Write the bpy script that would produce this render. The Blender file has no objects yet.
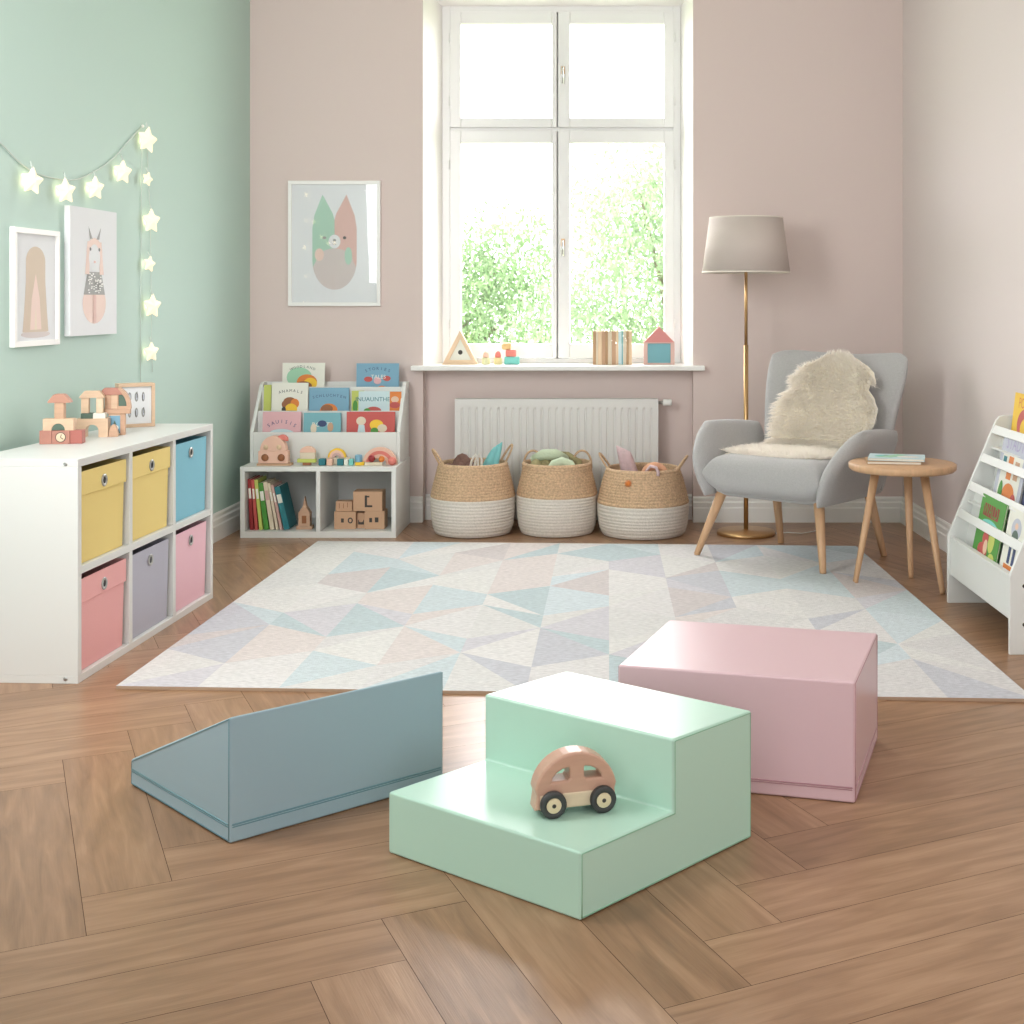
import bpy, bmesh, math, random
from mathutils import Vector, Matrix, Euler
random.seed(7)
scene = bpy.context.scene
C = scene.collection
F = 1300.0; PX = 620.0; PY = 300.0; CH = 1.35          # focal length in px, vanishing point, eye height
PI = math.pi
# ------------------------------------------------------------------ camera
cam_d = bpy.data.cameras.new('camera'); cam = bpy.data.objects.new('camera', cam_d); C.objects.link(cam)
cam.location = (0, 0, CH); cam.rotation_euler = (PI/2, 0, 0)
cam_d.sensor_width = 36; cam_d.lens = F/1024*36
cam_d.shift_x = (512-PX)/1024; cam_d.shift_y = -(512-PY)/1024
cam_d.clip_start = 0.05; cam_d.clip_end = 200
scene.camera = cam
# ------------------------------------------------------------------ colour management
scene.view_settings.view_transform = 'Standard'; scene.view_settings.look = 'None'
scene.view_settings.gamma = 1; scene.view_settings.exposure = 0.06
scene.view_settings.use_curve_mapping = False
# ------------------------------------------------------------------ overcast sky, brighter beyond the window
w = bpy.data.worlds.new('sky'); scene.world = w; w.use_nodes = True
nt = w.node_tree; nt.nodes.clear()
tc = nt.nodes.new('ShaderNodeTexCoord'); sp = nt.nodes.new('ShaderNodeSeparateXYZ')
mr = nt.nodes.new('ShaderNodeMapRange'); mr.inputs[1].default_value = -0.2; mr.inputs[2].default_value = 0.4
mr.inputs[3].default_value = 1.75; mr.inputs[4].default_value = 12.0
bg = nt.nodes.new('ShaderNodeBackground'); bg.inputs[0].default_value = (1.0, 0.985, 1.0, 1)
wo = nt.nodes.new('ShaderNodeOutputWorld')
nt.links.new(tc.outputs['Generated'], sp.inputs[0]); nt.links.new(sp.outputs[1], mr.inputs[0])
nt.links.new(mr.outputs[0], bg.inputs[1]); nt.links.new(bg.outputs[0], wo.inputs[0])
def area(name, loc, target, sx, sy, power, col=(1, 1, 1), portal=False):
    l = bpy.data.lights.new(name, 'AREA'); l.shape = 'RECTANGLE'; l.size = sx; l.size_y = sy
    l.energy = power; l.color = col
    if portal: l.cycles.is_portal = True
    o = bpy.data.objects.new(name, l); C.objects.link(o); o.location = loc
    o.rotation_euler = (Vector(target)-Vector(loc)).to_track_quat('-Z', 'Y').to_euler()
    return o
area('window_portal', (-0.39, 8.34, 2.07), (-0.39, 0, 2.07), 1.5, 2.25, 1, portal=True)
area('daylight_from_left_window', (-2.25, 3.3, 2.3), (0.7, 7.6, 1.3), 1.5, 1.6, 100, (1.0, 0.98, 0.985))

area('added_fill_from_right', (2.0, 2.6, 2.3), (-2.2, 7.0, 1.6), 1.4, 1.6, 28, (1.0, 0.98, 0.985))  # unseen soft fill lamp, added to lighten the mint wall towards its far corner

# ------------------------------------------------------------------ projection helpers (photo pixel -> place)
def G(px, py):
    Y = F*CH/(py-PY); return Vector(((px-PX)/F*Y, Y, 0))
def at(px, py, Y): return Vector(((px-PX)/F*Y, Y, CH-(py-PY)/F*Y))
# ------------------------------------------------------------------ materials
def S(r, g, b):
    f = lambda c: (c/255/12.92) if c/255 <= 0.04045 else ((c/255+0.055)/1.055)**2.4
    return (f(r), f(g), f(b), 1)
MATS = {}
def mat(name, col, rough=0.5, noise=None, bump=0.0, scale=200, spec=0.5, coat=0.0, metal=0.0, emit=0, sheen=0, var=0.0, varscale=6, stretch=None):
    if name in MATS: return MATS[name]
    m = bpy.data.materials.new(name); m.use_nodes = True; n = m.node_tree; b = n.nodes['Principled BSDF']
    c = S(*col); b.inputs['Base Color'].default_value = c; b.inputs['Roughness'].default_value = rough
    b.inputs['Specular IOR Level'].default_value = spec; b.inputs['Metallic'].default_value = metal
    b.inputs['Coat Weight'].default_value = coat; b.inputs['Sheen Weight'].default_value = sheen
    if emit: b.inputs['Emission Color'].default_value = c; b.inputs['Emission Strength'].default_value = emit
    t = n.nodes.new('ShaderNodeTexCoord'); mp = n.nodes.new('ShaderNodeMapping')
    n.links.new(t.outputs['Object'], mp.inputs[0])
    if stretch: mp.inputs['Scale'].default_value = stretch
    if var:
        ns = n.nodes.new('ShaderNodeTexNoise'); ns.inputs['Scale'].default_value = varscale; ns.inputs['Detail'].default_value = 5
        n.links.new(mp.outputs[0], ns.inputs[0])
        r = n.nodes.new('ShaderNodeMapRange'); r.inputs[1].default_value = 0.3; r.inputs[2].default_value = 0.7
        r.inputs[3].default_value = 1-var; r.inputs[4].default_value = 1+var*0.6
        n.links.new(ns.outputs[0], r.inputs[0])
        mx = n.nodes.new('ShaderNodeVectorMath'); mx.operation = 'SCALE'; mx.inputs[0].default_value = c[:3]
        n.links.new(r.outputs[0], mx.inputs['Scale']); n.links.new(mx.outputs[0], b.inputs['Base Color'])
    if bump:
        nb = n.nodes.new('ShaderNodeTexNoise'); nb.inputs['Scale'].default_value = scale; nb.inputs['Detail'].default_value = 3
        n.links.new(mp.outputs[0], nb.inputs[0])
        bp = n.nodes.new('ShaderNodeBump'); bp.inputs['Strength'].default_value = bump; bp.inputs['Distance'].default_value = 0.004
        n.links.new(nb.outputs[0], bp.inputs['Height']); n.links.new(bp.outputs[0], b.inputs['Normal'])
    MATS[name] = m; return m
M = {}
M['mint'] = mat('mint_paint', (186, 211, 201), 0.62, bump=0.05, scale=60, spec=0.3)
M['pinkwall'] = mat('blush_paint', (218, 202, 196), 0.65, bump=0.05, scale=60, spec=0.3)
M['pinkwall2'] = mat('pale_blush_paint', (221, 210, 206), 0.65, bump=0.05, scale=60, spec=0.3)
M['white'] = mat('white_paint', (240, 240, 236), 0.45, bump=0.02, scale=40)
M['reveal'] = mat('white_plaster', (243, 240, 236), 0.6, bump=0.05, scale=60)
M['ceil'] = mat('ceiling_paint', (240, 240, 238), 0.8)
M['winwhite'] = mat('window_lacquer', (236, 236, 234), 0.3)
M['unit'] = mat('white_melamine', (225, 227, 223), 0.38, bump=0.02, scale=90)
M['dark'] = mat('dark_metal', (60, 55, 50), 0.4)
M['black'] = mat('black_ink', (35, 36, 38), 0.6)
M['steel'] = mat('brushed_steel', (190, 190, 188), 0.3, metal=1.0)
M['brass'] = mat('brushed_brass', (196, 160, 112), 0.32, metal=0.85)
M['gap'] = mat('dark_gap', (70, 50, 38), 0.9)
M['oak'] = mat('oak_wood', (206, 166, 128), 0.45, var=0.12, varscale=9, stretch=(6, 6, 0.7), bump=0.08, scale=60)
M['beech'] = mat('beech_wood', (218, 188, 158), 0.5, var=0.08, varscale=14, stretch=(1, 1, 5))
M['beech_dark'] = mat('warm_beech_wood', (202, 164, 136), 0.5, var=0.1, varscale=14, stretch=(1, 1, 5))
M['redwood'] = mat('reddish_wood', (182, 128, 112), 0.5, var=0.08, varscale=20)
M['palewood'] = mat('pale_maple', (228, 206, 176), 0.5, var=0.06, varscale=14, stretch=(1, 1, 5))
M['carwood'] = mat('car_wood', (206, 164, 142), 0.33, var=0.08, varscale=12, stretch=(0.6, 3, 5))
M['yellow'] = mat('yellow_canvas', (238, 214, 134), 0.8, bump=0.25, scale=350)
M['blue'] = mat('sky_blue_canvas', (132, 194, 212), 0.8, bump=0.25, scale=350)
M['pink'] = mat('salmon_pink_canvas', (238, 176, 174), 0.8, bump=0.25, scale=350)
M['pink2'] = mat('light_pink_canvas', (238, 192, 202), 0.8, bump=0.25, scale=350)
M['greyc'] = mat('grey_canvas', (184, 184, 196), 0.8, bump=0.25, scale=350)
M['vgreen'] = mat('mint_vinyl', (188, 224, 206), 0.28, bump=0.06, scale=220)
M['vgreen_s'] = mat('mint_vinyl_seam', (142, 192, 160), 0.4)
M['vpink'] = mat('rose_vinyl', (218, 186, 192), 0.28, bump=0.06, scale=220)
M['vpink_s'] = mat('rose_vinyl_seam', (186, 142, 150), 0.4)
M['vblue'] = mat('dusty_blue_vinyl', (158, 184, 195), 0.33, bump=0.06, scale=220)
M['vblue_s'] = mat('dusty_blue_vinyl_seam', (106, 148, 158), 0.4)
M['radiator'] = mat('radiator_enamel', (224, 223, 219), 0.35)
M['chair'] = mat('grey_wool_upholstery', (176, 175, 174), 0.9, bump=0.5, scale=260, sheen=0.3, var=0.10, varscale=160)
M['wool'] = mat('cream_wool', (252, 245, 228), 0.9, sheen=0.4)
def fleece_mat():
    m = bpy.data.materials.new('cream_fleece'); m.use_nodes = True; n = m.node_tree; n.nodes.clear()
    o = n.nodes.new('ShaderNodeOutputMaterial'); a = n.nodes.new('ShaderNodeBsdfDiffuse'); b = n.nodes.new('ShaderNodeBsdfTranslucent'); x = n.nodes.new('ShaderNodeMixShader')
    a.inputs[0].default_value = S(255, 251, 244); b.inputs[0].default_value = S(255, 250, 241); x.inputs[0].default_value = 0.45
    n.links.new(a.outputs[0], x.inputs[1]); n.links.new(b.outputs[0], x.inputs[2]); n.links.new(x.outputs[0], o.inputs[0]); return m
M['fleece'] = fleece_mat()
M['shade'] = mat('linen_lampshade', (200, 188, 180), 0.85, bump=0.3, scale=300)
M['shade_in'] = mat('lampshade_lining', (235, 228, 215), 0.8)
M['tanrope'] = mat('seagrass_rope', (208, 176, 142), 0.85, bump=0.9, scale=110, var=0.28, varscale=90)
M['whiterope'] = mat('cotton_rope', (222, 216, 206), 0.85, bump=0.8, scale=120, var=0.10, varscale=90)
M['cord'] = mat('clear_cord', (196, 208, 200), 0.5)
M['wheel'] = mat('charcoal_wheel_paint', (62, 62, 62), 0.45)
M['hub'] = mat('cream_hub', (230, 212, 176), 0.5)
M['paper'] = mat('page_paper', (236, 230, 216), 0.8)
M['print'] = mat('print_paper', (226, 229, 231), 0.75)
for nm, c in dict(cwhite=(232, 232, 220), cblue=(122, 168, 192), cteal=(120, 176, 186), cpink=(222, 176, 180), cred=(196, 86, 80), clime=(196, 206, 104),
                  cgreen=(78, 150, 60), cdarkteal=(40, 120, 130), cyellow=(242, 198, 52), corange=(222, 130, 56), cbrown=(150, 96, 60), cmint=(160, 208, 176),
                  cbeige=(222, 208, 184), cgrey=(190, 194, 206), cnavy=(52, 68, 110), cblush=(206, 168, 160), ckraft=(196, 158, 126), cpale=(200, 222, 226),
                  cdkgreen=(88, 110, 96), ccoral=(222, 128, 116), cturq=(120, 200, 190), cskin=(232, 196, 168), cdkred=(150, 44, 48), cspeck=(150, 152, 148),
                  csage=(170, 190, 150), cpurple=(170, 160, 196), cpeach=(232, 190, 168), cpastelpink=(226, 206, 208), cmoss=(196, 206, 170),
                  ctan=(186, 150, 112), cplush=(112, 84, 72), clightwood=(228, 200, 166), cprintpink=(214, 178, 168), cprintmint=(168, 204, 184), cprintgrey=(204, 194, 190), cprintblush=(226, 200, 188), cprintbeige=(200, 182, 160)).items():
    M[nm] = mat(nm[1:]+'_cover', c, 0.55)
M['plushb'] = mat('turquoise_plush', (132, 200, 200), 0.95, bump=1.0, scale=90)
M['plushg'] = mat('sage_plush', (198, 212, 184), 0.95, bump=1.0, scale=90)
M['plushp'] = mat('pale_pink_plush', (214, 188, 190), 0.95, bump=1.0, scale=90, var=0.1, varscale=40)
M['plushpe'] = mat('peach_plush', (222, 168, 136), 0.95, bump=1.0, scale=90)
M['plushd'] = mat('brown_plush', (118, 88, 78), 0.95, bump=1.0, scale=90, var=0.25, varscale=50)
M['plushm'] = mat('moss_plush', (158, 150, 110), 0.95, bump=1.0, scale=90, var=0.2, varscale=50)
# star lights: the lamps are on
def star_mat():
    m = bpy.data.materials.new('lit_star_shade'); m.use_nodes = True; b = m.node_tree.nodes['Principled BSDF']
    b.inputs['Base Color'].default_value = S(245, 238, 218); b.inputs['Emission Color'].default_value = S(255, 236, 190)
    b.inputs['Emission Strength'].default_value = 0.35; b.inputs['Roughness'].default_value = 0.7; return m
M['star'] = star_mat()
def glass_mat():
    m = bpy.data.materials.new('window_glass'); m.use_nodes = True; n = m.node_tree; n.nodes.clear()
    o = n.nodes.new('ShaderNodeOutputMaterial'); t = n.nodes.new('ShaderNodeBsdfTransparent'); g = n.nodes.new('ShaderNodeBsdfGlossy')
    g.inputs['Roughness'].default_value = 0.02; lw_ = n.nodes.new('ShaderNodeLayerWeight'); lw_.inputs[0].default_value = 0.5; pw = n.nodes.new('ShaderNodeMath'); pw.operation = 'POWER'; pw.inputs[1].default_value = 5; n.links.new(lw_.outputs['Facing'], pw.inputs[0]); fr = n.nodes.new('ShaderNodeMath'); fr.operation = 'MULTIPLY_ADD'; fr.inputs[1].default_value = 0.7; fr.inputs[2].default_value = 0.025; n.links.new(pw.outputs[0], fr.inputs[0])
    mx = n.nodes.new('ShaderNodeMixShader'); n.links.new(fr.outputs[0], mx.inputs[0]); n.links.new(t.outputs[0], mx.inputs[1])
    n.links.new(g.outputs[0], mx.inputs[2]); n.links.new(mx.outputs[0], o.inputs[0]); return m
M['glass'] = glass_mat()
def floor_mat():
    m = bpy.data.materials.new('herringbone_oak'); m.use_nodes = True; n = m.node_tree; b = n.nodes['Principled BSDF']
    uv = n.nodes.new('ShaderNodeUVMap'); uv.uv_map = 'UVMap'
    at_ = n.nodes.new('ShaderNodeAttribute'); at_.attribute_name = 'tone'
    mp = n.nodes.new('ShaderNodeMapping'); mp.inputs['Scale'].default_value = (1.3, 11, 1)
    n.links.new(uv.outputs[0], mp.inputs[0])
    ns = n.nodes.new('ShaderNodeTexNoise'); ns.inputs['Scale'].default_value = 2.6; ns.inputs['Detail'].default_value = 7; ns.inputs['Distortion'].default_value = 0.8
    n.links.new(mp.outputs[0], ns.inputs[0])
    mp2 = n.nodes.new('ShaderNodeMapping'); mp2.inputs['Scale'].default_value = (3, 90, 1); n.links.new(uv.outputs[0], mp2.inputs[0])
    ns2 = n.nodes.new('ShaderNodeTexNoise'); ns2.inputs['Scale'].default_value = 3; ns2.inputs['Detail'].default_value = 4
    n.links.new(mp2.outputs[0], ns2.inputs[0])
    ramp = n.nodes.new('ShaderNodeValToRGB'); cr = ramp.color_ramp
    cr.elements[0].position = 0.18; cr.elements[0].color = S(130, 98, 72); cr.elements[1].position = 0.82; cr.elements[1].color = S(180, 143, 112)
    e = cr.elements.new(0.5); e.color = S(158, 121, 91)
    ad = n.nodes.new('ShaderNodeMath'); ad.operation = 'MULTIPLY_ADD'; ad.inputs[1].default_value = 0.20; ad.inputs[2].default_value = -0.10
    n.links.new(at_.outputs['Fac'], ad.inputs[0])
    s1 = n.nodes.new('ShaderNodeMath'); s1.operation = 'MULTIPLY_ADD'; s1.inputs[1].default_value = 0.22; n.links.new(ns2.outputs[0], s1.inputs[0])
    s0 = n.nodes.new('ShaderNodeMath'); s0.operation = 'SUBTRACT'; s0.inputs[1].default_value = 0.11; n.links.new(ns.outputs[0], s0.inputs[0])
    n.links.new(s0.outputs[0], s1.inputs[2])
    s2 = n.nodes.new('ShaderNodeMath'); s2.operation = 'ADD'; n.links.new(s1.outputs[0], s2.inputs[0]); n.links.new(ad.outputs[0], s2.inputs[1])
    n.links.new(s2.outputs[0], ramp.inputs[0]); n.links.new(ramp.outputs[0], b.inputs['Base Color'])
    b.inputs['Roughness'].default_value = 0.31; b.inputs['Specular IOR Level'].default_value = 0.5
    bp = n.nodes.new('ShaderNodeBump'); bp.inputs['Strength'].default_value = 0.10; bp.inputs['Distance'].default_value = 0.003
    n.links.new(ns2.outputs[0], bp.inputs['Height']); n.links.new(bp.outputs[0], b.inputs['Normal'])
    return m
M['floor'] = floor_mat()
def rug_mat():
    m = bpy.data.materials.new('rug_pile'); m.use_nodes = True; n = m.node_tree; b = n.nodes['Principled BSDF']
    a = n.nodes.new('ShaderNodeAttribute'); a.attribute_name = 'patch'
    t = n.nodes.new('ShaderNodeTexCoord'); ns = n.nodes.new('ShaderNodeTexNoise'); ns.inputs['Scale'].default_value = 70; ns.inputs['Detail'].default_value = 4
    mp = n.nodes.new('ShaderNodeMapping'); mp.inputs['Scale'].default_value = (0.6, 2.0, 1); n.links.new(t.outputs['Object'], mp.inputs[0]); n.links.new(mp.outputs[0], ns.inputs[0])
    r = n.nodes.new('ShaderNodeMapRange'); r.inputs[1].default_value = 0.3; r.inputs[2].default_value = 0.7; r.inputs[3].default_value = 0.82; r.inputs[4].default_value = 1.08
    n.links.new(ns.outputs[0], r.inputs[0])
    v = n.nodes.new('ShaderNodeVectorMath'); v.operation = 'SCALE'; n.links.new(a.outputs['Color'], v.inputs[0]); n.links.new(r.outputs[0], v.inputs['Scale'])
    n.links.new(v.outputs[0], b.inputs['Base Color']); b.inputs['Roughness'].default_value = 0.95; b.inputs['Specular IOR Level'].default_value = 0.1
    n2 = n.nodes.new('ShaderNodeTexNoise'); n2.inputs['Scale'].default_value = 220; n.links.new(t.outputs['Object'], n2.inputs[0])
    bp = n.nodes.new('ShaderNodeBump'); bp.inputs['Strength'].default_value = 0.7; bp.inputs['Distance'].default_value = 0.005
    n.links.new(n2.outputs[0], bp.inputs['Height']); n.links.new(bp.outputs[0], b.inputs['Normal']); return m
M['rug'] = rug_mat()
M['rugedge'] = mat('rug_binding', (176, 150, 126), 0.9, bump=0.5, scale=200)
M['leaf'] = mat('leaves', (180, 206, 164), 0.6, var=0.35, varscale=3)
M['leaf2'] = mat('pale_leaves', (196, 218, 184), 0.6, var=0.3, varscale=3)
M['bark'] = mat('bark', (150, 140, 120), 0.9)
M['lawn'] = mat('lawn', (170, 190, 140), 0.9, var=0.2, varscale=2)

# ------------------------------------------------------------------ mesh builder
class MB:
    def __init__(s): s.v = []; s.f = []; s.m = []; s.mats = []; s.sm = []
    def mi(s, m):
        m = M[m] if isinstance(m, str) else m
        if m not in s.mats: s.mats.append(m)
        return s.mats.index(m)
    def add(s, vs, fs, m, T=None, smooth=False):
        o = len(s.v); k = s.mi(m)
        s.v += [tuple((T @ Vector(p)) if T else p) for p in vs]
        s.f += [tuple(i+o for i in f) for f in fs]; s.m += [k]*len(fs); s.sm += [smooth]*len(fs); return s
    def box(s, a, b, m, T=None):
        (x0, y0, z0), (x1, y1, z1) = a, b
        vs = [(x0,y0,z0),(x1,y0,z0),(x1,y1,z0),(x0,y1,z0),(x0,y0,z1),(x1,y0,z1),(x1,y1,z1),(x0,y1,z1)]
        return s.add(vs, [(0,3,2,1),(4,5,6,7),(0,1,5,4),(1,2,6,5),(2,3,7,6),(3,0,4,7)], m, T)
    def prism(s, pts, y0, y1, m, T=None, smooth=False):          # polygon in x,z extruded along y
        n = len(pts); vs = [(p[0], y0, p[1]) for p in pts]+[(p[0], y1, p[1]) for p in pts]
        fs = [tuple(range(n)), tuple(range(2*n-1, n-1, -1))]
        s.add(vs, fs, m, T); o = len(s.v)-2*n
        s.f += [(o+i, o+n+i, o+n+(i+1) % n, o+(i+1) % n) for i in range(n)]; s.m += [s.mi(m)]*n; s.sm += [smooth]*n; return s
    def lathe(s, prof, m, n=32, T=None, smooth=True, closed=False):
        vs = []; fs = []; k = len(prof)
        for i in range(n):
            a = 2*PI*i/n
            for r, z in prof: vs.append((r*math.cos(a), r*math.sin(a), z))
        for i in range(n):
            j = (i+1) % n
            for q in range(k-1 if not closed else k):
                q2 = (q+1) % k; fs.append((i*k+q, j*k+q, j*k+q2, i*k+q2))
        return s.add(vs, fs, m, T, smooth)
    def tube(s, path, r, m, n=10, T=None, cap=True):
        P = [Vector(p) for p in path]; R = r if isinstance(r, (list, tuple)) else [r]*len(P)
        vs = []; fs = []; up = Vector((0, 0, 1)); 
        d0 = (P[1]-P[0]).normalized()
        nrm = d0.orthogonal().normalized()
        for i, p in enumerate(P):
            d = (P[min(i+1, len(P)-1)]-P[max(i-1, 0)]).normalized()
            nrm = (nrm - d*nrm.dot(d)).normalized(); b = d.cross(nrm)
            for k in range(n):
                a = 2*PI*k/n; vs.append(p+(nrm*math.cos(a)+b*math.sin(a))*R[i])
        for i in range(len(P)-1):
            for k in range(n):
                k2 = (k+1) % n; fs.append((i*n+k, i*n+k2, (i+1)*n+k2, (i+1)*n+k))
        if cap: fs += [tuple(range(n-1, -1, -1)), tuple(range((len(P)-1)*n, len(P)*n))]
        return s.add(vs, fs, m, T, True)
    def ball(s, c, r, m, n=16, T=None):
        rx, ry, rz = r if isinstance(r, (tuple, list)) else (r, r, r)
        h = n//2; vs = []; fs = []
        for j in range(h+1):
            t = PI*j/h
            for i in range(n):
                a = 2*PI*i/n; vs.append((c[0]+rx*math.sin(t)*math.cos(a), c[1]+ry*math.sin(t)*math.sin(a), c[2]+rz*math.cos(t)))
        for j in range(h):
            for i in range(n):
                i2 = (i+1) % n; fs.append((j*n+i, (j+1)*n+i, (j+1)*n+i2, j*n+i2))
        return s.add(vs, fs, m, T, True)
    def slab(s, fn, th, m, nu=24, nv=24, p=6.0, T=None, pv=None):       # cushion around a centre surface fn(u,v), u,v in -1..1
        pv = pv or p
        us = [math.sin(PI/2*(2*i/nu-1)) for i in range(nu+1)]; vv = [math.sin(PI/2*(2*i/nv-1)) for i in range(nv+1)]
        e = 1e-3; top = {}; vs = []
        for side in (1, -1):
            for i, u in enumerate(us):
                for j, v in enumerate(vv):
                    edge = i in (0, nu) or j in (0, nv)
                    if edge and side == -1: continue
                    c = Vector(fn(u, v))
                    uu = min(max(u, -1+2*e), 1-2*e); v2 = min(max(v, -1+2*e), 1-2*e)
                    du = Vector(fn(uu+e, v2))-Vector(fn(uu-e, v2)); dv = Vector(fn(uu, v2+e))-Vector(fn(uu, v2-e))
                    nn = du.cross(dv).normalized()
                    t_ = th(u, v) if callable(th) else th
                    h = 0 if edge else t_/2*math.sqrt(max(0, (1-abs(u)**p)*(1-abs(v)**pv)))
                    top[(side, i, j)] = len(vs); vs.append(c+nn*h*side)
        g = lambda sd, i, j: top[(1, i, j)] if (i in (0, nu) or j in (0, nv)) else top[(sd, i, j)]
        fs = []
        for i in range(nu):
            for j in range(nv):
                fs.append((g(1,i,j), g(1,i+1,j), g(1,i+1,j+1), g(1,i,j+1)))
                fs.append((g(-1,i,j), g(-1,i,j+1), g(-1,i+1,j+1), g(-1,i+1,j)))
        return s.add(vs, fs, m, T, True)
    def mesh(s, name):
        me = bpy.data.meshes.new(name); me.from_pydata([tuple(v) for v in s.v], [], s.f)
        for m in s.mats: me.materials.append(m)
        me.polygons.foreach_set('material_index', s.m); me.polygons.foreach_set('use_smooth', s.sm); me.update()
        bm = bmesh.new(); bm.from_mesh(me); bmesh.ops.recalc_face_normals(bm, faces=bm.faces); bm.to_mesh(me); bm.free()
        return me
    def build(s, name, parent=None, loc=(0, 0, 0), rot=(0, 0, 0), bevel=0, seg=2, sub=0):
        o = bpy.data.objects.new(name, s.mesh(name)); C.objects.link(o); o.location = loc; o.rotation_euler = rot
        if parent: o.parent = parent
        if bevel:
            b = o.modifiers.new('bevel', 'BEVEL'); b.width = bevel; b.segments = seg; b.limit_method = 'ANGLE'; b.angle_limit = 0.6; b.harden_normals = False
        if sub:
            b = o.modifiers.new('sub', 'SUBSURF'); b.levels = sub; b.render_levels = sub
        return o
def tag(o, label=None, cat=None, group=None, kind=None):
    if label: o['label'] = label
    if cat: o['category'] = cat
    if group: o['group'] = group
    if kind: o['kind'] = kind
    return o
def thing(name, label, cat, loc=(0, 0, 0), rz=0, group=None):
    o = bpy.data.objects.new(name, None); C.objects.link(o); o.location = loc; o.rotation_euler = (0, 0, rz); o.empty_display_size = 0.1
    return tag(o, label, cat, group)
def T3(loc=(0, 0, 0), rot=(0, 0, 0)): return Matrix.Translation(Vector(loc)) @ Euler(rot).to_matrix().to_4x4()
def curve_mesh(kind, data, extrude=0.0, bevel=0.0, res=4):
    cu = bpy.data.curves.new('tmp', 'FONT' if kind == 'text' else 'CURVE')
    if kind == 'text':
        cu.body = data; cu.size = 1; cu.align_x = 'CENTER'; cu.align_y = 'CENTER'; cu.resolution_u = 2
    else:
        cu.dimensions = '2D'
        for pts in data:
            sp_ = cu.splines.new('POLY'); sp_.points.add(len(pts)-1); sp_.use_cyclic_u = True
            for i, p in enumerate(pts): sp_.points[i].co = (p[0], p[1], 0, 1)
        cu.fill_mode = 'BOTH'
    cu.extrude = extrude; cu.bevel_depth = bevel; cu.bevel_resolution = 2
    o = bpy.data.objects.new('tmp', cu); C.objects.link(o)
    dg = bpy.context.evaluated_depsgraph_get(); dg.update()
    me = bpy.data.meshes.new_from_object(o.evaluated_get(dg))
    vs = [tuple(v.co) for v in me.vertices]; fs = [tuple(p.vertices) for p in me.polygons]
    bpy.data.objects.remove(o); bpy.data.curves.remove(cu); bpy.data.meshes.remove(me)
    return vs, fs
_tc = {}
def text(mb, body, c, size, m, T=None, y=0.0):
    if body not in _tc: _tc[body] = curve_mesh('text', body)
    vs, fs = _tc[body]
    mb.add([(c[0]+v[0]*size, y, c[1]+v[1]*size) for v in vs], fs, m, T)
def ell(cx, cz, rx, rz, n=28, a0=0, a1=2*PI):
    full = abs(a1-a0-2*PI) < 1e-6; k = n if full else n+1
    return [(cx+rx*math.cos(a0+(a1-a0)*i/n), cz+rz*math.sin(a0+(a1-a0)*i/n)) for i in range(k)]
def art(mb, items, w, h, y, T=None):                    # flat printed shapes on a face pointing to -y, normalised 0..1 coords
    for k, it in enumerate(items):
        yy = y-0.0004-0.00015*k
        X = lambda u: (u-0.5)*w
        Z = lambda v: v*h
        if it[0] == 'e': pts = ell(X(it[1]), Z(it[2]), it[3]*w, it[4]*h); m = it[5]
        elif it[0] == 'r': pts = [(X(it[1]), Z(it[2])), (X(it[3]), Z(it[2])), (X(it[3]), Z(it[4])), (X(it[1]), Z(it[4]))]; m = it[5]
        elif it[0] == 'p': pts = [(X(a), Z(b)) for a, b in it[1]]; m = it[2]
        elif it[0] == 't': text(mb, it[1], (X(it[2]), Z(it[3])), it[4]*w, it[5], T, yy); continue
        elif it[0] == 'at':                              # lettering set on an arch
            s_, cx, cz, rad, size, m = it[1:7]; n = len(s_)
            for i, ch in enumerate(s_):
                a = (i-(n-1)/2)*size*0.92/rad
                TT = (T or Matrix()) @ Matrix.Translation((X(cx)+rad*w*math.sin(a), 0, Z(cz)+rad*w*(math.cos(a)-1))) @ Matrix.Rotation(a, 4, 'Y')
                text(mb, ch, (0, 0), size*w, m, TT, yy)
            continue
        mb.add([(p[0], yy, p[1]) for p in pts], [tuple(range(len(pts)))], m, T)

# ================================================================== THE ROOM
LWX, LWY = -2.25, 7.905
def lwx(Y): return LWX-0.0354*(LWY-Y)
def rwx(Y): return 1.72+0.0454*(LWY-Y)
Y0, YB, ZC = -1.6, 7.905, 3.6
def struct(mb, name, **k): return tag(mb.build(name, **k), kind='structure')
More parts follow.
